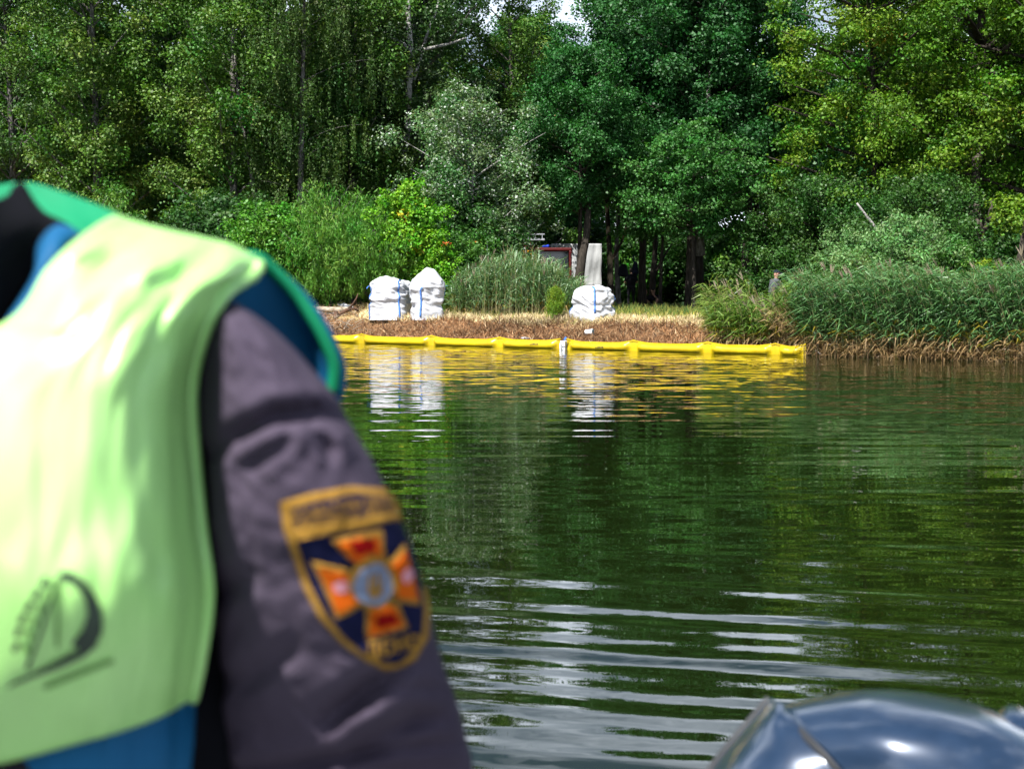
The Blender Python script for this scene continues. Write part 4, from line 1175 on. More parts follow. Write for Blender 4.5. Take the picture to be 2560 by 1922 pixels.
def body(name, caps, mats, parent, voxel=0.014, smooth_it=2):
    me = capsule_mesh(caps)
    ob = bpy.data.objects.new('tmp', me); COL.objects.link(ob)
    rm = ob.modifiers.new('r', 'REMESH'); rm.mode = 'VOXEL'; rm.voxel_size = voxel
    sm = ob.modifiers.new('s', 'SMOOTH'); sm.iterations = smooth_it; sm.factor = 0.5
    dg = bpy.context.evaluated_depsgraph_get()
    out = bpy.data.meshes.new_from_object(ob.evaluated_get(dg))
    bpy.data.objects.remove(ob)
    out.name = name
    n = len(out.polygons)
    cen = np.empty(n * 3, np.float32); out.polygons.foreach_get('center', cen); cen = cen.reshape(-1, 3)
    best = np.full(n, 1e9); mi = np.zeros(n, np.int32)
    for p0, p1, r0, r1, m in caps:
        a_ = np.array(p0, float); ab = np.array(p1, float) - a_
        t = np.clip(((cen - a_) @ ab) / max(ab @ ab, 1e-9), 0, 1)
        dist = np.linalg.norm(cen - a_ - t[:, None] * ab, axis=1) - (r0 + (r1 - r0) * t)
        k = dist < best
        best = np.where(k, dist, best); mi = np.where(k, m, mi)
    out.materials.clear()
    for m in mats: out.materials.append(m)
    out.polygons.foreach_set('material_index', mi)
    return link(name, out, None, parent, True)
def V3(*a): return Vector(a)
def hand(wr, d, out, m=0, s=1.0):
    """Palm and five slightly curled fingers; d the pointing direction, out the thumb side."""
    wr, d, out = Vector(wr), Vector(d).normalized(), Vector(out).normalized()
    nrm_ = d.cross(out).normalized()
    caps = [(wr, wr + d * 0.06 * s, 0.026 * s, 0.032 * s, m), (wr + out * 0.015 * s, wr + d * 0.085 * s + out * 0.018 * s, 0.018 * s, 0.016 * s, m), (wr - out * 0.015 * s, wr + d * 0.08 * s - out * 0.02 * s, 0.018 * s, 0.016 * s, m)]
    for k, (o_, L) in enumerate([(0.028, 0.070), (0.010, 0.080), (-0.009, 0.074), (-0.027, 0.058)]):
        b0 = wr + d * 0.085 * s + out * o_ * s
        m1 = b0 + d * L * 0.5 * s + nrm_ * 0.008 * s
        caps += [(b0, m1, 0.0095 * s, 0.009 * s, m), (m1, m1 + (d * 0.75 + nrm_ * 0.65).normalized() * L * 0.5 * s, 0.009 * s, 0.0075 * s, m)]
    t0 = wr + d * 0.02 * s + out * 0.028 * s
    t1 = t0 + (d * 0.6 + out * 0.8).normalized() * 0.042 * s
    caps += [(t0, t1, 0.012 * s, 0.0105 * s, m), (t1, t1 + (d * 0.95 + out * 0.2).normalized() * 0.032 * s, 0.0105 * s, 0.009 * s, m)]
    return caps
def head_caps(c, f, up, s=1.0, hair=True):
    c, f, up = Vector(c), Vector(f).normalized(), Vector(up).normalized()
    sd = f.cross(up)
    caps = [(c + f * 0.01 * s + up * 0.03 * s, c + f * 0.02 * s - up * 0.01 * s, 0.083 * s, 0.074 * s, 0), (c + f * 0.045 * s - up * 0.04 * s, c + f * 0.055 * s - up * 0.085 * s, 0.05 * s, 0.036 * s, 0),
            (c + f * 0.092 * s + up * 0.015 * s, c + f * 0.112 * s - up * 0.022 * s, 0.010 * s, 0.015 * s, 0),
            (c + f * 0.082 * s - up * 0.052 * s - sd * 0.018 * s, c + f * 0.082 * s - up * 0.052 * s + sd * 0.018 * s, 0.010 * s, 0.010 * s, 0),
            (c + f * 0.08 * s + up * 0.035 * s - sd * 0.035 * s, c + f * 0.08 * s + up * 0.035 * s + sd * 0.035 * s, 0.012 * s, 0.012 * s, 4)]
    for q in (-1, 1):
        caps.append((c + sd * q * 0.080 * s + up * 0.012 * s, c + sd * q * 0.084 * s - up * 0.03 * s, 0.016 * s, 0.012 * s, 0))
        caps.append((c + sd * q * 0.032 * s + f * 0.078 * s + up * 0.012 * s, c + sd * q * 0.030 * s + f * 0.079 * s + up * 0.012 * s, 0.010 * s, 0.010 * s, 4))
    if hair:
        caps += [(c - f * 0.02 * s + up * 0.045 * s, c + f * 0.02 * s + up * 0.055 * s, 0.086 * s, 0.076 * s, 4), (c - f * 0.03 * s + up * 0.03 * s, c - f * 0.035 * s - up * 0.025 * s, 0.080 * s, 0.062 * s, 4)]
    return caps
def human(j, skin_legs=False, sleeve='short', s=1.0):
    """Capsules of a whole figure from its joints."""
    g_ = {k: Vector(v) for k, v in j.items()}
    ac = (g_['shR'] - g_['shL']).normalized()
    pel, ch, nk = g_['pelvis'], g_['chest'], g_['neck']
    caps = []
    for q, w in ((-0.085, 0.12), (0, 0.13), (0.085, 0.12)):
        caps.append((pel + ac * q * 0.9 + Vector((0, 0, 0.08)), ch + ac * q * 1.25, w * 0.92, w * 1.0, 1))
    caps.append((g_['shL'], g_['shR'], 0.075, 0.075, 1))
    caps.append((ch, nk - (nk - ch) * 0.15, 0.11, 0.075, 1))
    caps.append((nk - (nk - ch).normalized() * 0.03, nk + (g_['head'] - nk) * 0.6, 0.058, 0.054, 0))
    caps += head_caps(g_['head'], j['face'], (g_['head'] - nk))
    for sd_, q in (('L', -1), ('R', 1)):
        sh, el, ha = g_['sh' + sd_], g_['el' + sd_], g_['ha' + sd_]
        caps.append((sh, sh + (el - sh) * 0.7, 0.066, 0.054, 1))
        caps.append((sh + (el - sh) * 0.6, el, 0.046, 0.040, 1 if sleeve == 'long' else 0))
        caps.append((el, ha, 0.042, 0.029, 1 if sleeve == 'long' else 0))
        d = (ha - el).normalized()
        caps += hand(ha, d, (ac * -q + Vector((0, 0.3, 0.2)) - d * d.dot(ac * -q)).normalized())
        hp, kn, an = g_['hip' + sd_], g_['kn' + sd_], g_['an' + sd_]
        caps.append((hp, hp + (kn - hp) * 0.6, 0.098, 0.078, 2))
        caps.append((hp + (kn - hp) * 0.5, kn, 0.074, 0.060, 0 if skin_legs else 2))
        caps.append((kn, kn + (an - kn) * 0.35, 0.056, 0.058, 0 if skin_legs else 2))
        caps.append((kn + (an - kn) * 0.35, an, 0.058, 0.040, 0 if skin_legs else 2))
        to = g_['to' + sd_]
        caps.append((an - Vector((0, 0, 0.03)), to, 0.045, 0.035, 3))
        caps.append((an - Vector((0, 0, 0.03)), an - (to - an).normalized() * 0.05 - Vector((0, 0, 0.04)), 0.045, 0.038, 3))
    caps.append((g_['hipL'] + Vector((0, 0, 0.03)), g_['hipR'] + Vector((0, 0, 0.03)), 0.11, 0.11, 2))
    return caps
def person(label, px, D, rz, j, mats, z=None, **kw):
    x = XD(px, D)
    e = empty('person', (x, D, gz(x, D) if z is None else z), rz)
    tag(e, label, 'person')
    body('body', human(j, **kw), mats, e)
    return e
stand = dict(pelvis=(0, 0, 0.98), chest=(0, 0.0, 1.32), neck=(0, 0.01, 1.50), head=(-0.01, 0.04, 1.66), face=(-0.15, 1, -0.25),
             shL=(-0.19, 0, 1.42), elL=(-0.27, 0.03, 1.14), haL=(-0.16, 0.25, 1.08), shR=(0.19, 0, 1.42), elR=(0.26, 0.04, 1.15), haR=(0.15, 0.26, 1.10),
             hipL=(-0.095, 0, 0.93), knL=(-0.11, 0.03, 0.50), anL=(-0.12, 0, 0.09), toL=(-0.14, 0.17, 0.035), hipR=(0.095, 0, 0.93), knR=(0.11, 0.03, 0.50), anR=(0.13, 0, 0.09), toR=(0.16, 0.17, 0.035))
person('person standing with back turned in black T-shirt and black trousers', 1577, 62, -0.1, stand, [M['skin'], M['black_cloth'], M['black_cloth'], M['rubber'], M['hair']])
sit = dict(pelvis=(0, 0, 0.12), chest=(0, 0.12, 0.48), neck=(0, 0.17, 0.64), head=(0, 0.20, 0.80), face=(-0.3, 1, 0.05),
           shL=(-0.19, 0.13, 0.56), elL=(-0.30, 0.28, 0.36), haL=(-0.12, 0.42, 0.62), shR=(0.19, 0.13, 0.56), elR=(0.27, 0.32, 0.34), haR=(0.16, 0.50, 0.36),
           hipL=(-0.10, 0.02, 0.12), knL=(-0.24, 0.40, 0.42), anL=(-0.14, 0.62, 0.09), toL=(-0.15, 0.80, 0.035), hipR=(0.10, 0.02, 0.12), knR=(0.25, 0.40, 0.40), anR=(0.15, 0.62, 0.09), toR=(0.17, 0.80, 0.035))
person('person sitting on the ground drinking, in black shirt and shorts', 1636, 60, 2.7, sit, [M['skin'], M['black_cloth'], M['denim'], M['rubber'], M['hair']], skin_legs=True)
sit2 = dict(sit); sit2['haL'] = (-0.16, 0.50, 0.36); sit2['face'] = (0.2, 1, -0.35)
person('person crouching half hidden behind the standing person, in black', 1603, 63.5, -1.1, sit2, [M['skin'], M['black_cloth'], M['black_cloth'], M['rubber'], M['hair']])
person('person in dark clothes crouching low among the yellowing reeds', 1812, 46, -1.2, sit2, [M['skin'], M['navy_cloth'], M['navy_cloth'], M['rubber'], M['hair']], z=0.42)
kneel = dict(pelvis=(0, 0, 0.56), chest=(0.02, 0.06, 0.90), neck=(0.03, 0.09, 1.07), head=(0.02, 0.13, 1.23), face=(0, 1, -0.12),
             shL=(-0.19, 0.05, 1.0), elL=(-0.27, 0.02, 0.74), haL=(-0.24, 0.22, 0.66), shR=(0.20, 0.08, 1.0), elR=(0.30, 0.26, 0.80), haR=(0.30, 0.46, 0.62),
             hipL=(-0.10, 0, 0.52), knL=(-0.12, 0.38, 0.46), anL=(-0.12, 0.32, 0.09), toL=(-0.12, 0.50, 0.035), hipR=(0.10, 0, 0.52), knR=(0.12, 0.10, 0.08), anR=(0.12, -0.32, 0.08), toR=(0.12, -0.45, 0.04))
capman = person('man in navy cap and dark shirt looking right above the reeds', 1930, 44.5, -1.35, kneel, [M['skin'], M['grey_cloth'], M['navy_cloth'], M['rubber'], M['skin']], z=0.72)
mb = MB()
hc = Vector((0.02, 0.13, 1.28))
rows = []
for i in range(7):
    a_ = math.pi / 2 * i / 6
    rows.append([list(hc + Vector((math.cos(t) * 0.098 * math.cos(a_), math.sin(t) * 0.108 * math.cos(a_), 0.085 * math.sin(a_)))) for t in np.linspace(0, 2 * math.pi, 20, endpoint=False)])
me = grid_mesh('cap_crown', np.array(rows), closed=True)
cap_o = link('cap', me, M['navy_cloth'], capman, True)
rows = []
for i in range(4):
    rows.append([list(hc + Vector((math.sin(t) * 0.085, 0.08 + 0.09 * (i / 3) * math.cos(t) + 0.02 * math.cos(t), 0.0 - 0.012 * (i / 3) - 0.012 * abs(math.sin(t))))) for t in np.linspace(-1.2, 1.2, 11)])
o = link('cap_brim', grid_mesh('cap_brim', np.array(rows)), M['navy_cloth'], cap_o, True); sm = o.modifiers.new('t', 'SOLIDIFY'); sm.thickness = 0.006

# bag hanging on the grey trunk and a dark jacket on a branch
def sack(name, label, px, py, D, s, seed, mat):
    c_ = P(px, py, D)
    e = empty(name, c_); tag(e, label, 'bag' if 'backpack' in name else 'jacket')
    bm = bmesh.new(); bmesh.ops.create_icosphere(bm, subdivisions=3, radius=1)
    for v in bm.verts:
        v.co = Vector((math.copysign(abs(v.co.x) ** 0.6, v.co.x), math.copysign(abs(v.co.y) ** 0.7, v.co.y), math.copysign(abs(v.co.z) ** 0.6, v.co.z)))
        v.co *= 1 + 0.12 * noise.noise(v.co * 2 + Vector((seed, 0, 0)))
        v.co = Vector((v.co.x * s[0] * (1 - 0.25 * v.co.z), v.co.y * s[1], v.co.z * s[2]))
    me = bpy.data.meshes.new('pack'); bm.to_mesh(me); bm.free()
    link('pack', me, mat, e, True)
    mb = MB(); mb.ribbon([(-s[0] * 0.5, 0, s[2] * 0.9), (-s[0] * 0.55, 0, s[2] * 1.3), (-s[0] * 0.6, 0.05, s[2] * 1.9)], 0.05, Vector((1, 0, 0)))
    o = mb.build('strap', mat, e); sm = o.modifiers.new('t', 'SOLIDIFY'); sm.thickness = 0.01
    return e
sack('hanging_backpack', 'black backpack hanging on the grey trunk', 1558, 676, 56.7, (0.19, 0.12, 0.26), 1.0, M['black_cloth'])
sack('hanging_jacket', 'dark jacket hanging from a bough above the head of the standing person', 1588, 672, 61.3, (0.13, 0.10, 0.32), 2.0, M['navy_cloth'])

# ------------------------------------------------------------------ the boat under the camera (below the picture)
M['hull'] = noisy('hull_grey', (0.16, 0.17, 0.18), (0.22, 0.23, 0.24), 4, 0.5)
boat = empty('motor_boat', (0, 0, 0)); tag(boat, 'grey open motor boat under the photographer', 'boat')
part('floor', M['hull'], [((-0.1, -0.6, 0.25), (1.7, 4.2, 0.06))], boat)
part('side', M['hull'], [((-0.98, -0.6, 0.30), (0.06, 4.2, 0.56))], boat)
part('side', M['hull'], [((0.78, -0.6, 0.30), (0.06, 4.2, 0.56))], boat)
part('transom', M['hull'], [((-0.1, 1.53, 0.30), (1.82, 0.06, 0.62))], boat)
part('bow', M['hull'], [((-0.1, -2.73, 0.30), (1.82, 0.06, 0.56))], boat)
part('bench', M['hull'], [((-0.35, 0.98, 0.70), (0.95, 0.42, 0.06)), ((-0.35, 0.98, 0.47), (0.85, 0.32, 0.40))], boat)

# ------------------------------------------------------------------ outboard engine
M['cowl'] = noisy('cowl_paint', (0.014, 0.032, 0.068), (0.019, 0.040, 0.082), 40, 0.30, 0.5)
_b = M['cowl'].node_tree.nodes['Principled BSDF']
_b.inputs['Metallic'].default_value = 0.2
_b.inputs['Coat Weight'].default_value = 0.9
_b.inputs['Coat Roughness'].default_value = 0.10
M['cowl_dark'] = noisy('cowl_trim', (0.03, 0.032, 0.036), (0.05, 0.052, 0.056), 20, 0.5)
eng_base = P(2240, 1900, 1.62)
eng = empty('outboard_engine', (eng_base.x, eng_base.y, 0.0)); tag(eng, 'glossy blue grey outboard engine cowl at the bottom right', 'outboard engine')
top_net = [
 [(2240, 2120, 1.46), (2380, 2130, 1.43), (2560, 2150, 1.43), (2760, 2180, 1.47)],
 [(2118, 1935, 1.47), (2280, 1922, 1.435), (2500, 1935, 1.43), (2730, 2000, 1.48)],
 [(2010, 1826, 1.52), (2220, 1806, 1.48), (2470, 1828, 1.48), (2690, 1915, 1.52)],
 [(1958, 1776, 1.62), (2180, 1738, 1.60), (2420, 1768, 1.60), (2630, 1850, 1.62)],
 [(1975, 1800, 1.74), (2190, 1762, 1.74), (2410, 1790, 1.74), (2600, 1870, 1.74)],
 [(1990, 1960, 1.84), (2190, 1930, 1.86), (2400, 1950, 1.86), (2570, 2010, 1.84)],
]
gtop = net([[P(*q) for q in row] for row in top_net], 40, 40)
o = link('cowl_top', grid_mesh('cowl_top', gtop), M['cowl'], smooth=True); world_child(o, eng)
sm = o.modifiers.new('t', 'SOLIDIFY'); sm.thickness = 0.012; sm.offset = 0
side_net = [
 [(1938, 1752, 1.64), (1946, 1760, 1.62), (1952, 1768, 1.60), (1960, 1778, 1.60)],
 [(1886, 1812, 1.64), (1912, 1812, 1.585), (1948, 1812, 1.55), (1996, 1816, 1.54)],
 [(1838, 1868, 1.64), (1884, 1872, 1.565), (1950, 1876, 1.52), (2050, 1878, 1.50)],
 [(1792, 1928, 1.64), (1850, 1935, 1.545), (1950, 1940, 1.50), (2104, 1938, 1.48)],
 [(1730, 2030, 1.64), (1810, 2040, 1.53), (1960, 2050, 1.48), (2190, 2050, 1.465)],
]
gs = net([[P(*q) for q in row] for row in side_net], 30, 24)
o = link('cowl_side_panel', grid_mesh('cowl_side_panel', gs), M['cowl'], smooth=True); world_child(o, eng)
sm = o.modifiers.new('t', 'SOLIDIFY'); sm.thickness = 0.014; sm.offset = 0
mb = MB(); mb.tube([Vector(q) + Vector((-0.004, 0.006, 0)) for q in gs[:, 0]], 0.007, 8)
o = mb.build('edge_reflection', M['cowl_dark'], None, True); world_child(o, eng)  # dark tube stands for dark trees mirrored along the cowl edge
mb = MB(); mb.tube([Vector(q) + Vector((0, 0, -0.004)) for q in gtop[2:28, 0]], 0.006, 8)
o = mb.build('seam_trim', M['cowl_dark'], None, True); world_child(o, eng)
latch = [[P(2500, 1822, 1.60), P(2530, 1786, 1.61), P(2570, 1812, 1.62), P(2610, 1862, 1.63)], [P(2506, 1836, 1.565), P(2538, 1806, 1.565), P(2576, 1832, 1.57), P(2614, 1880, 1.58)], [P(2510, 1850, 1.55), P(2544, 1836, 1.545), P(2580, 1862, 1.55), P(2618, 1910, 1.56)]]
o = link('cowl_handle', grid_mesh('cowl_handle', net(latch, 14, 14)), M['cowl'], smooth=True); world_child(o, eng)
sm = o.modifiers.new('t', 'SOLIDIFY'); sm.thickness = 0.012
ex, ey = eng_base.x, eng_base.y
o = part('lower_cowl', M['cowl_dark'], [((ex + 0.05, ey + 0.02, 0.72), (0.34, 0.40, 0.24))], None, 0.05); world_child(o, eng)
o = part('drive_leg', M['cowl_dark'], [((ex + 0.05, ey + 0.12, 0.25), (0.12, 0.20, 0.80))], None, 0.03); world_child(o, eng)
o = part('gear_case', M['cowl_dark'], [((ex + 0.05, ey + 0.14, -0.30), (0.10, 0.36, 0.12))], None, 0.04); world_child(o, eng)

# ------------------------------------------------------------------ the person in the green vest
M['sleeve'] = noisy('jacket_grey', (0.058, 0.046, 0.070), (0.078, 0.063, 0.092), 8, 0.9, 0.1, 0.25, 420, bdist=0.002)
M['vest'] = noisy('vest_green', (0.37, 0.78, 0.20), (0.45, 0.84, 0.27), 5, 0.48, 0.9, 0.2, 12, bdist=0.006)
_v = M['vest'].node_tree.nodes['Principled BSDF']; _v.inputs['Coat Weight'].default_value = 0.4; _v.inputs['Coat Roughness'].default_value = 0.42
M['vest_lining'] = noisy('vest_blue_lining', (0.001, 0.085, 0.21), (0.002, 0.11, 0.26), 6, 0.7, 0.3, 0.2, 14, bdist=0.006)
M['vest_inner'] = noisy('vest_emerald_inside', (0.0, 0.20, 0.085), (0.002, 0.25, 0.11), 6, 0.7, 0.3)
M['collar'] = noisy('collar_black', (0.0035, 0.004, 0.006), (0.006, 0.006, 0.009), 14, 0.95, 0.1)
M['gold'] = noisy('gold_thread', (0.26, 0.135, 0.020), (0.40, 0.22, 0.040), 260, 0.8, 0.1)
M['navy_patch'] = noisy('navy_patch', (0.006, 0.008, 0.035), (0.010, 0.012, 0.048), 200, 0.9, 0.1)
M['orange_thread'] = noisy('orange_thread', (0.58, 0.085, 0.004), (0.66, 0.13, 0.006), 200, 0.85, 0.1)
M['red_thread'] = noisy('red_thread', (0.20, 0.002, 0.002), (0.28, 0.004, 0.004), 200, 0.85, 0.1)
M['grey_thread'] = noisy('grey_blue_thread', (0.15, 0.19, 0.30), (0.21, 0.26, 0.38), 200, 0.7)
M['pink_thread'] = noisy('pink_thread', (0.62, 0.25, 0.30), (0.72, 0.34, 0.40), 200, 0.7)
M['logo_ink'] = principled('logo_ink', (0.012, 0.030, 0.018), 0.6)
M['logo_faint'] = principled('logo_faint', (0.12, 0.30, 0.06), 0.6)

pb = P(-250, 2000, 0.98)
man = empty('person', (pb.x, pb.y, 0.73)); tag(man, 'person close up from behind in lime green vest and dark grey jacket', 'person')
# body (almost wholly covered by the clothes)
neck = P(-260, 640, 0.98); head = P(-520, 180, 1.06)
shR, shL = P(330, 960, 1.02), P(-830, 960, 1.02)
chest = P(-250, 1050, 1.00); pel = P(-250, 2250, 1.02)
elR = P(880, 2110, 1.12); haR = elR + Vector((0.02, 0.24, -0.06)); elL = P(-1250, 2050, 1.04); haL = elL + Vector((0.10, 0.22, -0.05))
j = dict(pelvis=pel, chest=chest, neck=neck, head=head, face=(0.1, 1, -0.2), shL=shL, elL=elL, haL=haL, shR=shR, elR=elR, haR=haR,
         hipL=pel + Vector((-0.10, 0.02, -0.03)), knL=pel + Vector((-0.16, 0.44, 0.0)), anL=pel + Vector((-0.16, 0.42, -0.42)), toL=pel + Vector((-0.16, 0.60, -0.47)),
         hipR=pel + Vector((0.10, 0.02, -0.03)), knR=pel + Vector((0.16, 0.44, 0.0)), anR=pel + Vector((0.16, 0.42, -0.42)), toR=pel + Vector((0.16, 0.60, -0.47)))
caps = human(j, sleeve='long')
caps = [(p0, p1, r0 * (0.82 if (Vector(p0) - shR).length < 0.2 or (Vector(p0) - elR).length < 0.02 else 1), r1 * (0.82 if (Vector(p0) - shR).length < 0.2 else 1), m) for p0, p1, r0, r1, m in caps]
o = body('body', caps, [M['skin'], M['black_cloth'], M['navy_cloth'], M['rubber'], M['hair']], None, voxel=0.009)
world_child(o, man)

# right sleeve: rings (px left, px right, py, depth, half thickness)
rings = [(560, 580, 752, 0.985, 0.010), (520, 640, 790, 0.98, 0.045), (500, 700, 838, 0.985, 0.062), (484, 765, 905, 0.99, 0.070), (474, 842, 1000, 0.995, 0.074), (480, 905, 1100, 1.0, 0.076), (492, 968, 1228, 1.0, 0.076),
         (500, 1012, 1332, 1.005, 0.077), (510, 1046, 1430, 1.02, 0.078), (520, 1078, 1545, 1.036, 0.079), (526, 1106, 1650, 1.056, 0.080), (530, 1142, 1752, 1.08, 0.082), (534, 1164, 1830, 1.10, 0.083), (538, 1184, 1930, 1.125, 0.083), (560, 1200, 2060, 1.155, 0.080), (620, 1180, 2180, 1.18, 0.070)]
rg = catmull([list(q) for q in rings], 190)
NT = 180
rows = []
# creases as polylines (px, py), half width in px, depth in m
folds = [([(505, 1150), (600, 1085), (690, 1040), (800, 1030), (880, 1062), (925, 1130)], 26, 0.016),
         ([(760, 1062), (812, 1100), (835, 1160)], 20, 0.008), ([(600, 1180), (690, 1120), (740, 1080)], 22, 0.006),
         ([(505, 1480), (580, 1462), (650, 1430)], 34, 0.007),
         ([(530, 1710), (620, 1690), (700, 1640), (760, 1600)], 36, 0.008), ([(790, 1815), (880, 1750), (960, 1690), (1040, 1640)], 32, 0.019),
         ([(860, 1880), (950, 1840), (1040, 1800), (1140, 1790)], 26, 0.014), ([(520, 1930), (680, 1915), (850, 1895), (1000, 1868), (1170, 1850)], 18, 0.012),
         ([(980, 1730), (1050, 1715), (1110, 1730)], 18, 0.007)]
def seg_dist(x, y, pts):
    best, bt, sg = 1e9, 0.0, 1.0
    n = len(pts) - 1
    for i in range(n):
        ax_, ay_ = pts[i]; bx_, by_ = pts[i + 1]
        dx, dy = bx_ - ax_, by_ - ay_
        t = max(0.0, min(1.0, ((x - ax_) * dx + (y - ay_) * dy) / (dx * dx + dy * dy)))
        qx, qy = ax_ + t * dx, ay_ + t * dy
        e = math.hypot(x - qx, y - qy)
        if e < best:
            best, bt = e, (i + t) / n
            sg = 1.0 if (dx * (y - qy) - dy * (x - qx)) > 0 else -1.0
    return best * sg, bt
for L, Rr, py, d, ht in rg:
    d -= 0.055
    L += 26
    cx, hw = (L + Rr) / 2, (Rr - L) / 2
    row = []
    for k in range(NT):
        t = 2 * math.pi * k / NT
        px = cx + hw * math.cos(t)
        near = 1.0 if math.sin(t) < 0.15 else 0.0
        dd = 0.0
        if near:
            for pts, wd, am in folds:
                if py < min(q[1] for q in pts) - 4 * wd or py > max(q[1] for q in pts) + 4 * wd: continue
                e_, bt = seg_dist(px, py, pts)
                tp = max(0.0, math.sin(math.pi * min(1, max(0, bt)))) ** 0.5
                e_ /= wd
                dd += am * tp * (-math.exp(-e_ * e_) + 0.6 * math.exp(-((e_ - 1.7) ** 2) / 1.4) + 0.35 * math.exp(-((e_ + 1.9) ** 2) / 1.8))
        wn_ = 0.005 * noise.noise(Vector((math.cos(t) * 1.5, py * 0.006, math.sin(t) * 1.5))) + 0.0022 * noise.noise(Vector((math.cos(t) * 3 + 5, py * 0.012 + 1.6 * math.cos(t), math.sin(t) * 3))) + 0.0018 * noise.noise(Vector((math.cos(t) * 7 + 5, py * 0.03 - 2 * math.cos(t), math.sin(t) * 7)))
        k_ = (dd + wn_)
        sn = math.copysign(abs(math.sin(t)) ** (0.55 if math.cos(t) < 0 else 0.85), math.sin(t))
        p = P(px + k_ * 0.45 * math.cos(t) * F / d * (0.35 if math.cos(t) > 0 else 1), py, d + (ht + k_) * sn)
        row.append(list(p))
    rows.append(row)
sleeve = link('sleeve', grid_mesh('sleeve', np.array(rows), closed=True), M['sleeve'], smooth=True)
sleeve['label'] = 'dark grey jacket sleeve with folds'
bvh_sleeve = bvh_of(sleeve)
world_child(sleeve, man)
# left sleeve, out of the picture: the mirrored shape
me = grid_mesh('sleeve', np.array([[[2 * ((-250 - 1280) / F * 0.99) - q[0], q[1], q[2]] for q in row] for row in rows]), closed=True)
o = link('sleeve', me, M['sleeve'], smooth=True); world_child(o, man)

# vest: control net from behind the shoulder ridge down to the hem
vest_net = [
 [(300, 575, 1.03), (375, 590, 1.03), (450, 606, 1.035), (520, 622, 1.04), (590, 640, 1.05), (655, 680, 1.06)],
 [(289, 537, 0.94), (368, 562, 0.94), (440, 579, 0.94), (510, 594, 0.945), (580, 612, 0.95), (650, 650, 0.96)],
 [(196, 594, 0.87), (290, 618, 0.865), (380, 640, 0.87), (470, 655, 0.88), (550, 668, 0.895), (636, 684, 0.93)],
 [(115, 672, 0.85), (220, 700, 0.835), (320, 715, 0.835), (410, 728, 0.845), (490, 740, 0.86), (560, 738, 0.90)],
 [(20, 800, 0.83), (140, 820, 0.81), (250, 830, 0.81), (350, 838, 0.82), (435, 842, 0.84), (506, 842, 0.895)],
 [(-250, 930, 0.82), (10, 985, 0.80), (165, 1000, 0.795), (295, 1000, 0.808), (405, 1000, 0.835), (477, 1000, 0.90)],
 [(-250, 1260, 0.82), (0, 1290, 0.80), (165, 1300, 0.795), (300, 1300, 0.808), (415, 1300, 0.835), (500, 1300, 0.905)],
 [(-250, 1500, 0.83), (0, 1500, 0.805), (175, 1500, 0.80), (315, 1495, 0.812), (430, 1490, 0.84), (520, 1480, 0.91)],
 [(-250, 1720, 0.86), (10, 1710, 0.84), (185, 1700, 0.835), (315, 1685, 0.845), (420, 1668, 0.87), (502, 1640, 0.925)],
 [(-250, 1965, 0.91), (20, 1905, 0.89), (195, 1858, 0.885), (310, 1826, 0.89), (405, 1790, 0.91), (482, 1745, 0.955)],
]
def vest_grid(mirror=False):
    pts = [[P((-500 - q[0]) if mirror else q[0], q[1], q[2]) for q in row] for row in vest_net]
    g_ = net(pts, 110, 80)
    nr_, nc_ = g_.shape[:2]
    for i in range(nr_):
        for k in range(nc_):
            u, v = k / (nc_ - 1), i / (nr_ - 1)
            a_ = 0.010 * noise.noise(Vector((u * 3.1 + 2, v * 4.2, 1.0))) + 0.005 * noise.noise(Vector((u * 7 + v * 3, v * 9 - u * 2, 4.0))) + 0.0022 * noise.noise(Vector((u * 17, v * 15 + u * 6, 9.0)))
            # puckers under the shoulder seam, and slack folds from the neck
            a_ += 0.008 * math.sin(u * 17 + 2 * v) * math.exp(-((v - 0.27) / 0.06) ** 2)
            a_ += 0.005 * math.sin((u * 9 - v * 16)) * math.exp(-((v - 0.40) / 0.12) ** 2) * (1 - u)
            a_ += 0.006 * math.sin(v * 21 + u * 4) * math.exp(-((u - 0.05) / 0.18) ** 2) * (v > 0.45)
            e_ = (u - 0.88) / 0.035
            a_ -= 0.005 * math.exp(-e_ * e_) * (v > 0.35) * (0.3 + v)
            p = Vector(g_[i, k]); d_ = (p - CAM).normalized()
            g_[i, k] = list(p - d_ * a_)
    return g_
gv = vest_grid()
def shell(name, g_, mats, thick, label=None, flip=False, offset=1.0):
    o = link(name, grid_mesh(name, g_, flip), mats, smooth=True)
    s_ = o.modifiers.new('thick', 'SOLIDIFY'); s_.thickness = thick; s_.offset = offset
    if len(mats) > 1: s_.material_offset = 1; s_.material_offset_rim = 0
    if label: o['label'] = label
    return o
vest = shell('vest', gv, [M['vest'], M['vest_lining']], 0.012, 'lime green vest', flip=True, offset=-1)
bvh_vest = bvh_of(vest)
world_child(vest, man)
o = shell('vest', vest_grid(True), [M['vest'], M['vest_lining']], 0.012, flip=False, offset=-1); world_child(o, man)

mb = MB(); mb.tube([Vector(q) for q in gv[18:, -1]], 0.0045, 8)
o = mb.build('armhole_piping', M['vest'], None, True); world_child(o, man)
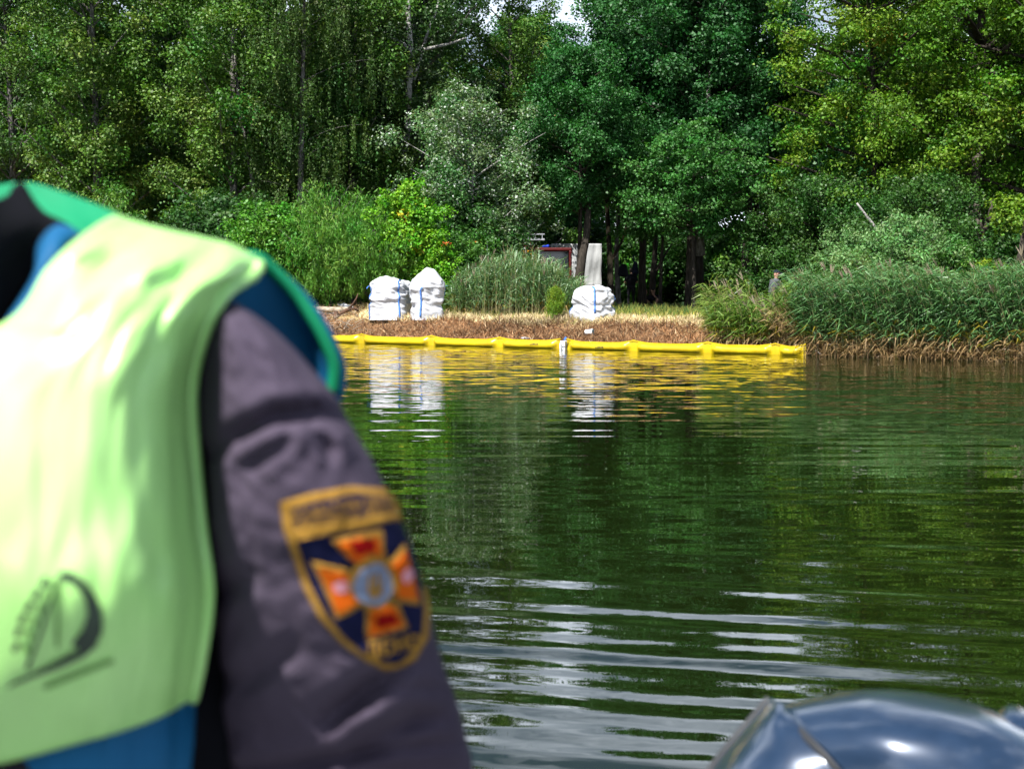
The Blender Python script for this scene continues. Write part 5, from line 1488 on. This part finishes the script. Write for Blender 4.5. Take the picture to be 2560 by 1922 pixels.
# the front flap of the vest, seen from inside past the arm
flap_net = [
 [(560, 640, 1.05), (600, 690, 1.055), (570, 760, 1.06), (560, 820, 1.07)],
 [(638, 642, 1.065), (640, 720, 1.075), (620, 800, 1.08), (600, 880, 1.09)],
 [(684, 676, 1.075), (680, 760, 1.09), (660, 850, 1.10), (640, 930, 1.11)],
 [(742, 738, 1.085), (730, 820, 1.105), (710, 910, 1.115), (690, 990, 1.12)],
 [(784, 800, 1.09), (770, 880, 1.115), (750, 960, 1.125), (730, 1040, 1.13)],
 [(816, 860, 1.095), (800, 930, 1.12), (780, 1000, 1.13), (760, 1080, 1.135)],
 [(836, 915, 1.10), (818, 975, 1.12), (800, 1040, 1.13), (780, 1110, 1.135)],
 [(832, 978, 1.105), (815, 1020, 1.12), (800, 1070, 1.13), (785, 1130, 1.135)],
]
gf = net([[P(*q) for q in row] for row in flap_net], 50, 24)
o = shell('vest_front', gf, [M['vest_lining'], M['vest']], 0.010, 'blue inside of the vest front beyond the arm', flip=False, offset=-1); world_child(o, man)
mb = MB(); mb.tube([Vector(q) for q in gf[:, 0]], [0.003 + 0.002 * min(1, i / 10) for i in range(50)], 8)
o = mb.build('edge_binding', M['vest_inner'], None, True); world_child(o, man)
# band over the shoulder end that joins back and front
# inside of the far neck part
neck_net = [
 [(-120, 500, 1.10), (0, 462, 1.09), (80, 458, 1.08), (150, 478, 1.07), (225, 505, 1.06), (300, 536, 1.03)],
 [(-120, 560, 1.09), (0, 520, 1.08), (90, 500, 1.07), (160, 520, 1.055), (235, 560, 1.03), (310, 580, 1.0)],
 [(-120, 620, 1.08), (0, 580, 1.06), (100, 550, 1.05), (175, 570, 1.03), (245, 608, 0.98), (320, 620, 0.95)],
]
o = shell('vest_neck_inside', net([[P(*q) for q in row] for row in neck_net], 20, 40), [M['vest_inner']], 0.008, 'emerald inside of the vest neck'); world_child(o, man)
# blue edge of the lining along the neckline
ed = [Vector(q) for q in gv[:62, 0]]
ed = [p for p in ed]
rows = []
nl = [(178, 566, 0.90), (146, 560, 0.89), (116, 580, 0.88), (92, 618, 0.875), (84, 684, 0.87), (32, 772, 0.86), (-20, 835, 0.85), (-120, 905, 0.84)]
nr = [(215, 590, 0.89), (180, 602, 0.88), (150, 640, 0.865), (118, 680, 0.86), (84, 722, 0.85), (30, 800, 0.84), (-20, 865, 0.835), (-120, 930, 0.83)]
rows = [[list(P(*a_)), list(P((a_[0] + c_[0]) / 2, (a_[1] + c_[1]) / 2, (a_[2] + c_[2]) / 2 - 0.004)), list(P(*c_))] for a_, c_ in zip(nl, nr)]
o = shell('neck_lining', np.array(catmull(rows, 24)), [M['vest_lining']], 0.006, 'bright blue lining edge at the vest neck'); world_child(o, man)
# blue band under the hem
hem = gv[-1]
low = [(-250, 2100, 0.94), (20, 2060, 0.93), (195, 2040, 0.925), (310, 2030, 0.93), (405, 2010, 0.945), (470, 1990, 0.97)]
lowc = catmull([list(P(*q)) for q in low], 80)
midc = (hem + lowc) / 2 + np.array([0, 0.012, 0])
hem2 = hem + np.array([0, 0.012, 0.008])
o = shell('vest_hem_band', np.stack([hem2, midc, lowc], 0), [M['vest_lining']], 0.008, 'blue band under the vest hem', flip=True, offset=-1); world_child(o, man)
# black strip standing in for the shaded gap between vest and sleeve
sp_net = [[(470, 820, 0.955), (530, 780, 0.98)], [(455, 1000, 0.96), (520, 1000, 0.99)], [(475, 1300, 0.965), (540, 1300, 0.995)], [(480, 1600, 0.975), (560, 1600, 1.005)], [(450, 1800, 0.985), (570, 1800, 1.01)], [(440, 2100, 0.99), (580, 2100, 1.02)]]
o = shell('gap_shade', net([[P(*q) for q in row] for row in sp_net], 30, 10), [M['collar']], 0.01, 'black strip for the shade between vest and sleeve'); world_child(o, man)
# collar: standing band with a raised corner
ctr = P(-250, 560, 0.99)
col_net = [
 [(-560, 520, 0.90), (-380, 470, 0.84), (-200, 470, 0.83), (-60, 500, 0.86), (10, 492, 0.92), (52, 452, 0.97), (62, 470, 1.03)],
 [(-600, 620, 0.90), (-400, 600, 0.83), (-200, 610, 0.82), (-40, 610, 0.85), (50, 570, 0.90), (98, 525, 0.95), (110, 530, 1.02)],
 [(-640, 740, 0.90), (-420, 740, 0.835), (-200, 760, 0.83), (-20, 720, 0.86), (60, 650, 0.90), (150, 566, 0.95), (170, 560, 1.01)],
 [(-700, 900, 0.90), (-430, 930, 0.85), (-200, 960, 0.85), (10, 860, 0.87), (110, 740, 0.90), (200, 640, 0.93), (230, 620, 0.98)],
]
o = shell('collar', net([[P(*q) for q in row] for row in col_net], 30, 60), [M['collar']], 0.008, 'black jacket collar with raised corner', flip=True, offset=-1); world_child(o, man)

# ------------------------------------------------------------------ shoulder patch and vest print, laid on the cloth
def piece(name, outline, bvh, off, mat, parent, step=14.0, label=None):
    pts = [Vector((x, y)) for x, y in outline]
    n = len(pts)
    xs_ = [p.x for p in pts]; ys_ = [p.y for p in pts]
    inner = []
    y = min(ys_) + step / 2
    while y < max(ys_):
        x = min(xs_) + step / 2
        while x < max(xs_):
            inner.append(Vector((x, y))); x += step
        y += step
    res = geometry.delaunay_2d_cdt(pts + inner, [(i, (i + 1) % n) for i in range(n)], [], 1, 1e-4)
    used = sorted({i for f in res[2] for i in f}); ix = {i: k for k, i in enumerate(used)}
    me = bpy.data.meshes.new(name)
    me.from_pydata([(res[0][i].x, res[0][i].y, 0) for i in used], [], [tuple(ix[i] for i in f) for f in res[2]])
    lay_on(me, bvh, lambda x, y: (x, y), off)
    o = link(name, me, mat, smooth=True)
    if label: o['label'] = label
    return o
def smooth_outline(pts, n=80):
    p = np.array([list(q) + [0] for q in pts + [pts[0]]], float)
    return [(q[0], q[1]) for q in catmull(p, n)[:-1]]
shield = [(702, 1252), (779, 1232), (872, 1217), (968, 1224), (1000, 1289), (1034, 1373), (1057, 1452), (1068, 1522), (1064, 1592), (1038, 1643), (1002, 1669), (963, 1669), (909, 1643), (853, 1601), (797, 1536), (756, 1457), (728, 1368), (709, 1308)]
cx0, cy0 = 905, 1440
field = [(cx0 + (x - cx0) * 0.88 + 2, cy0 + (y - cy0) * 0.915) for x, y in shield]
def to_child(o, parent):
    o.parent = parent
    return o
patch = piece('shoulder_patch', shield, bvh_sleeve, 0.0020, M['gold'], None, label='navy and gold shield patch with an orange cross')
world_child(patch, sleeve) if False else None
patch.parent = man; patch.matrix_parent_inverse = Matrix.Translation(man.location).inverted()
def pp(name, outline, off, mat, step=12.0, label=None):
    o = piece(name, outline, bvh_sleeve, off, M[mat], None, step, label)
    o.parent = patch
    return o
pp('field', field, 0.0030, 'navy_patch', 11.0)
pp('bar', [(716, 1320), (800, 1305), (900, 1292), (1004, 1284), (1012, 1306), (905, 1316), (806, 1330), (724, 1346)], 0.0044, 'gold')
arms = {
 'top': [(826, 1338), (942, 1326), (952, 1372), (962, 1400), (900, 1410), (868, 1386)],
 'left': [(784, 1390), (868, 1412), (890, 1450), (902, 1504), (870, 1528), (842, 1540), (812, 1470)],
 'right': [(996, 1360), (1016, 1430), (1036, 1512), (985, 1500), (962, 1450), (958, 1398)],
 'bottom': [(908, 1592), (908, 1510), (940, 1490), (984, 1500), (1012, 1560), (960, 1580)],
}
for k, out in arms.items():
    c_ = np.mean(np.array(out), 0)
    pp('cross_arm', out, 0.0046, 'gold')
    pp('cross_arm_fill', [(c_[0] + (x - c_[0]) * 0.80, c_[1] + (y - c_[1]) * 0.80) for x, y in out], 0.0056, 'orange_thread', 9)
pp('red_inset', [(862, 1346), (930, 1338), (926, 1372), (888, 1378)], 0.0064, 'red_thread', 9)
pp('red_inset', [(934, 1526), (974, 1520), (990, 1548), (930, 1560)], 0.0064, 'red_thread', 9)
ell = lambda cx, cy, rx, ry, n=28, a=0.0: [(cx + rx * math.cos(t) * math.cos(a) - ry * math.sin(t) * math.sin(a), cy + rx * math.cos(t) * math.sin(a) + ry * math.sin(t) * math.cos(a)) for t in np.linspace(0, 2 * math.pi, n, endpoint=False)]
pp('disc_rim', ell(925, 1447, 56, 66), 0.0068, 'gold', 10)
pp('disc', ell(926, 1448, 44, 53), 0.0076, 'grey_thread', 10)
pp('trident', [(908, 1420), (916, 1424), (919, 1458), (923, 1458), (922, 1414), (930, 1414), (931, 1458), (935, 1458), (936, 1424), (944, 1420), (944, 1472), (931, 1474), (927, 1486), (922, 1474), (909, 1472)], 0.0084, 'gold', 8)
pp('pink_stud', ell(851, 1455, 17, 17, 18), 0.0064, 'pink_thread', 9)
pp('pink_stud', ell(1000, 1434, 12, 15, 18), 0.0064, 'pink_thread', 9)
def patch_text(body_, cx, cy, sx, sy, slope, bold=0.02):
    me = text_mesh(body_, 1.0, 0, bold)
    lay_on(me, bvh_sleeve, lambda x, y: (cx + x * sx + y * sy * slope * 0.5, cy + slope * x * sx - y * sy), 0.0046)
    o = link('patch_lettering', me, M['gold']); o.parent = patch
patch_text('ДЕРЖАВНА СЛУЖБА УКРАЇНИ', 850, 1266, 16.0, 30, -0.135)
patch_text('З НАДЗВИЧАЙНИХ СИТУАЦІЙ', 860, 1292, 16.5, 30, -0.130)
patch_text('ДСНС', 974, 1608, 42, 46, -0.22, 0.03)

# print on the back of the vest
cres = [(150, 1427), (180, 1427), (210, 1450), (240, 1487), (257, 1532), (257, 1572), (240, 1611), (210, 1637), (150, 1663), (75, 1690), (18, 1714), (37, 1697), (124, 1656), (178, 1626), (200, 1618), (180, 1603), (206, 1570), (219, 1532), (213, 1495), (195, 1461), (172, 1444), (153, 1446)]
logo = piece('back_print', cres, bvh_vest, 0.002, M['logo_ink'], None, 12, 'black crescent and wheat ear print on the vest back')
logo.parent = man; logo.matrix_parent_inverse = Matrix.Translation(man.location).inverted()
for k, (x, y) in enumerate([(112, 1452), (92, 1482), (76, 1512), (62, 1542), (52, 1574), (45, 1612)]):
    o = piece('wheat_grain', ell(x, y, 8, 16, 12, 0.5), bvh_vest, 0.002, M['logo_ink'], None, 9); o.parent = logo
    o = piece('wheat_grain', ell(x + 26, y + 6, 6, 13, 12, -0.2), bvh_vest, 0.002, M['logo_faint'], None, 9); o.parent = logo
o = piece('wheat_stem', [(148, 1440), (153, 1442), (74, 1668), (66, 1664)], bvh_vest, 0.0022, M['logo_ink'], None, 9); o.parent = logo
o = piece('wheat_stem', [(143, 1460), (152, 1460), (150, 1612), (140, 1612)], bvh_vest, 0.0022, M['logo_faint'], None, 9); o.parent = logo
o = piece('faint_line', [(110, 1708), (280, 1640), (284, 1650), (114, 1718)], bvh_vest, 0.002, M['logo_faint'], None, 9); o.parent = logo  # thin green strip below the crescent
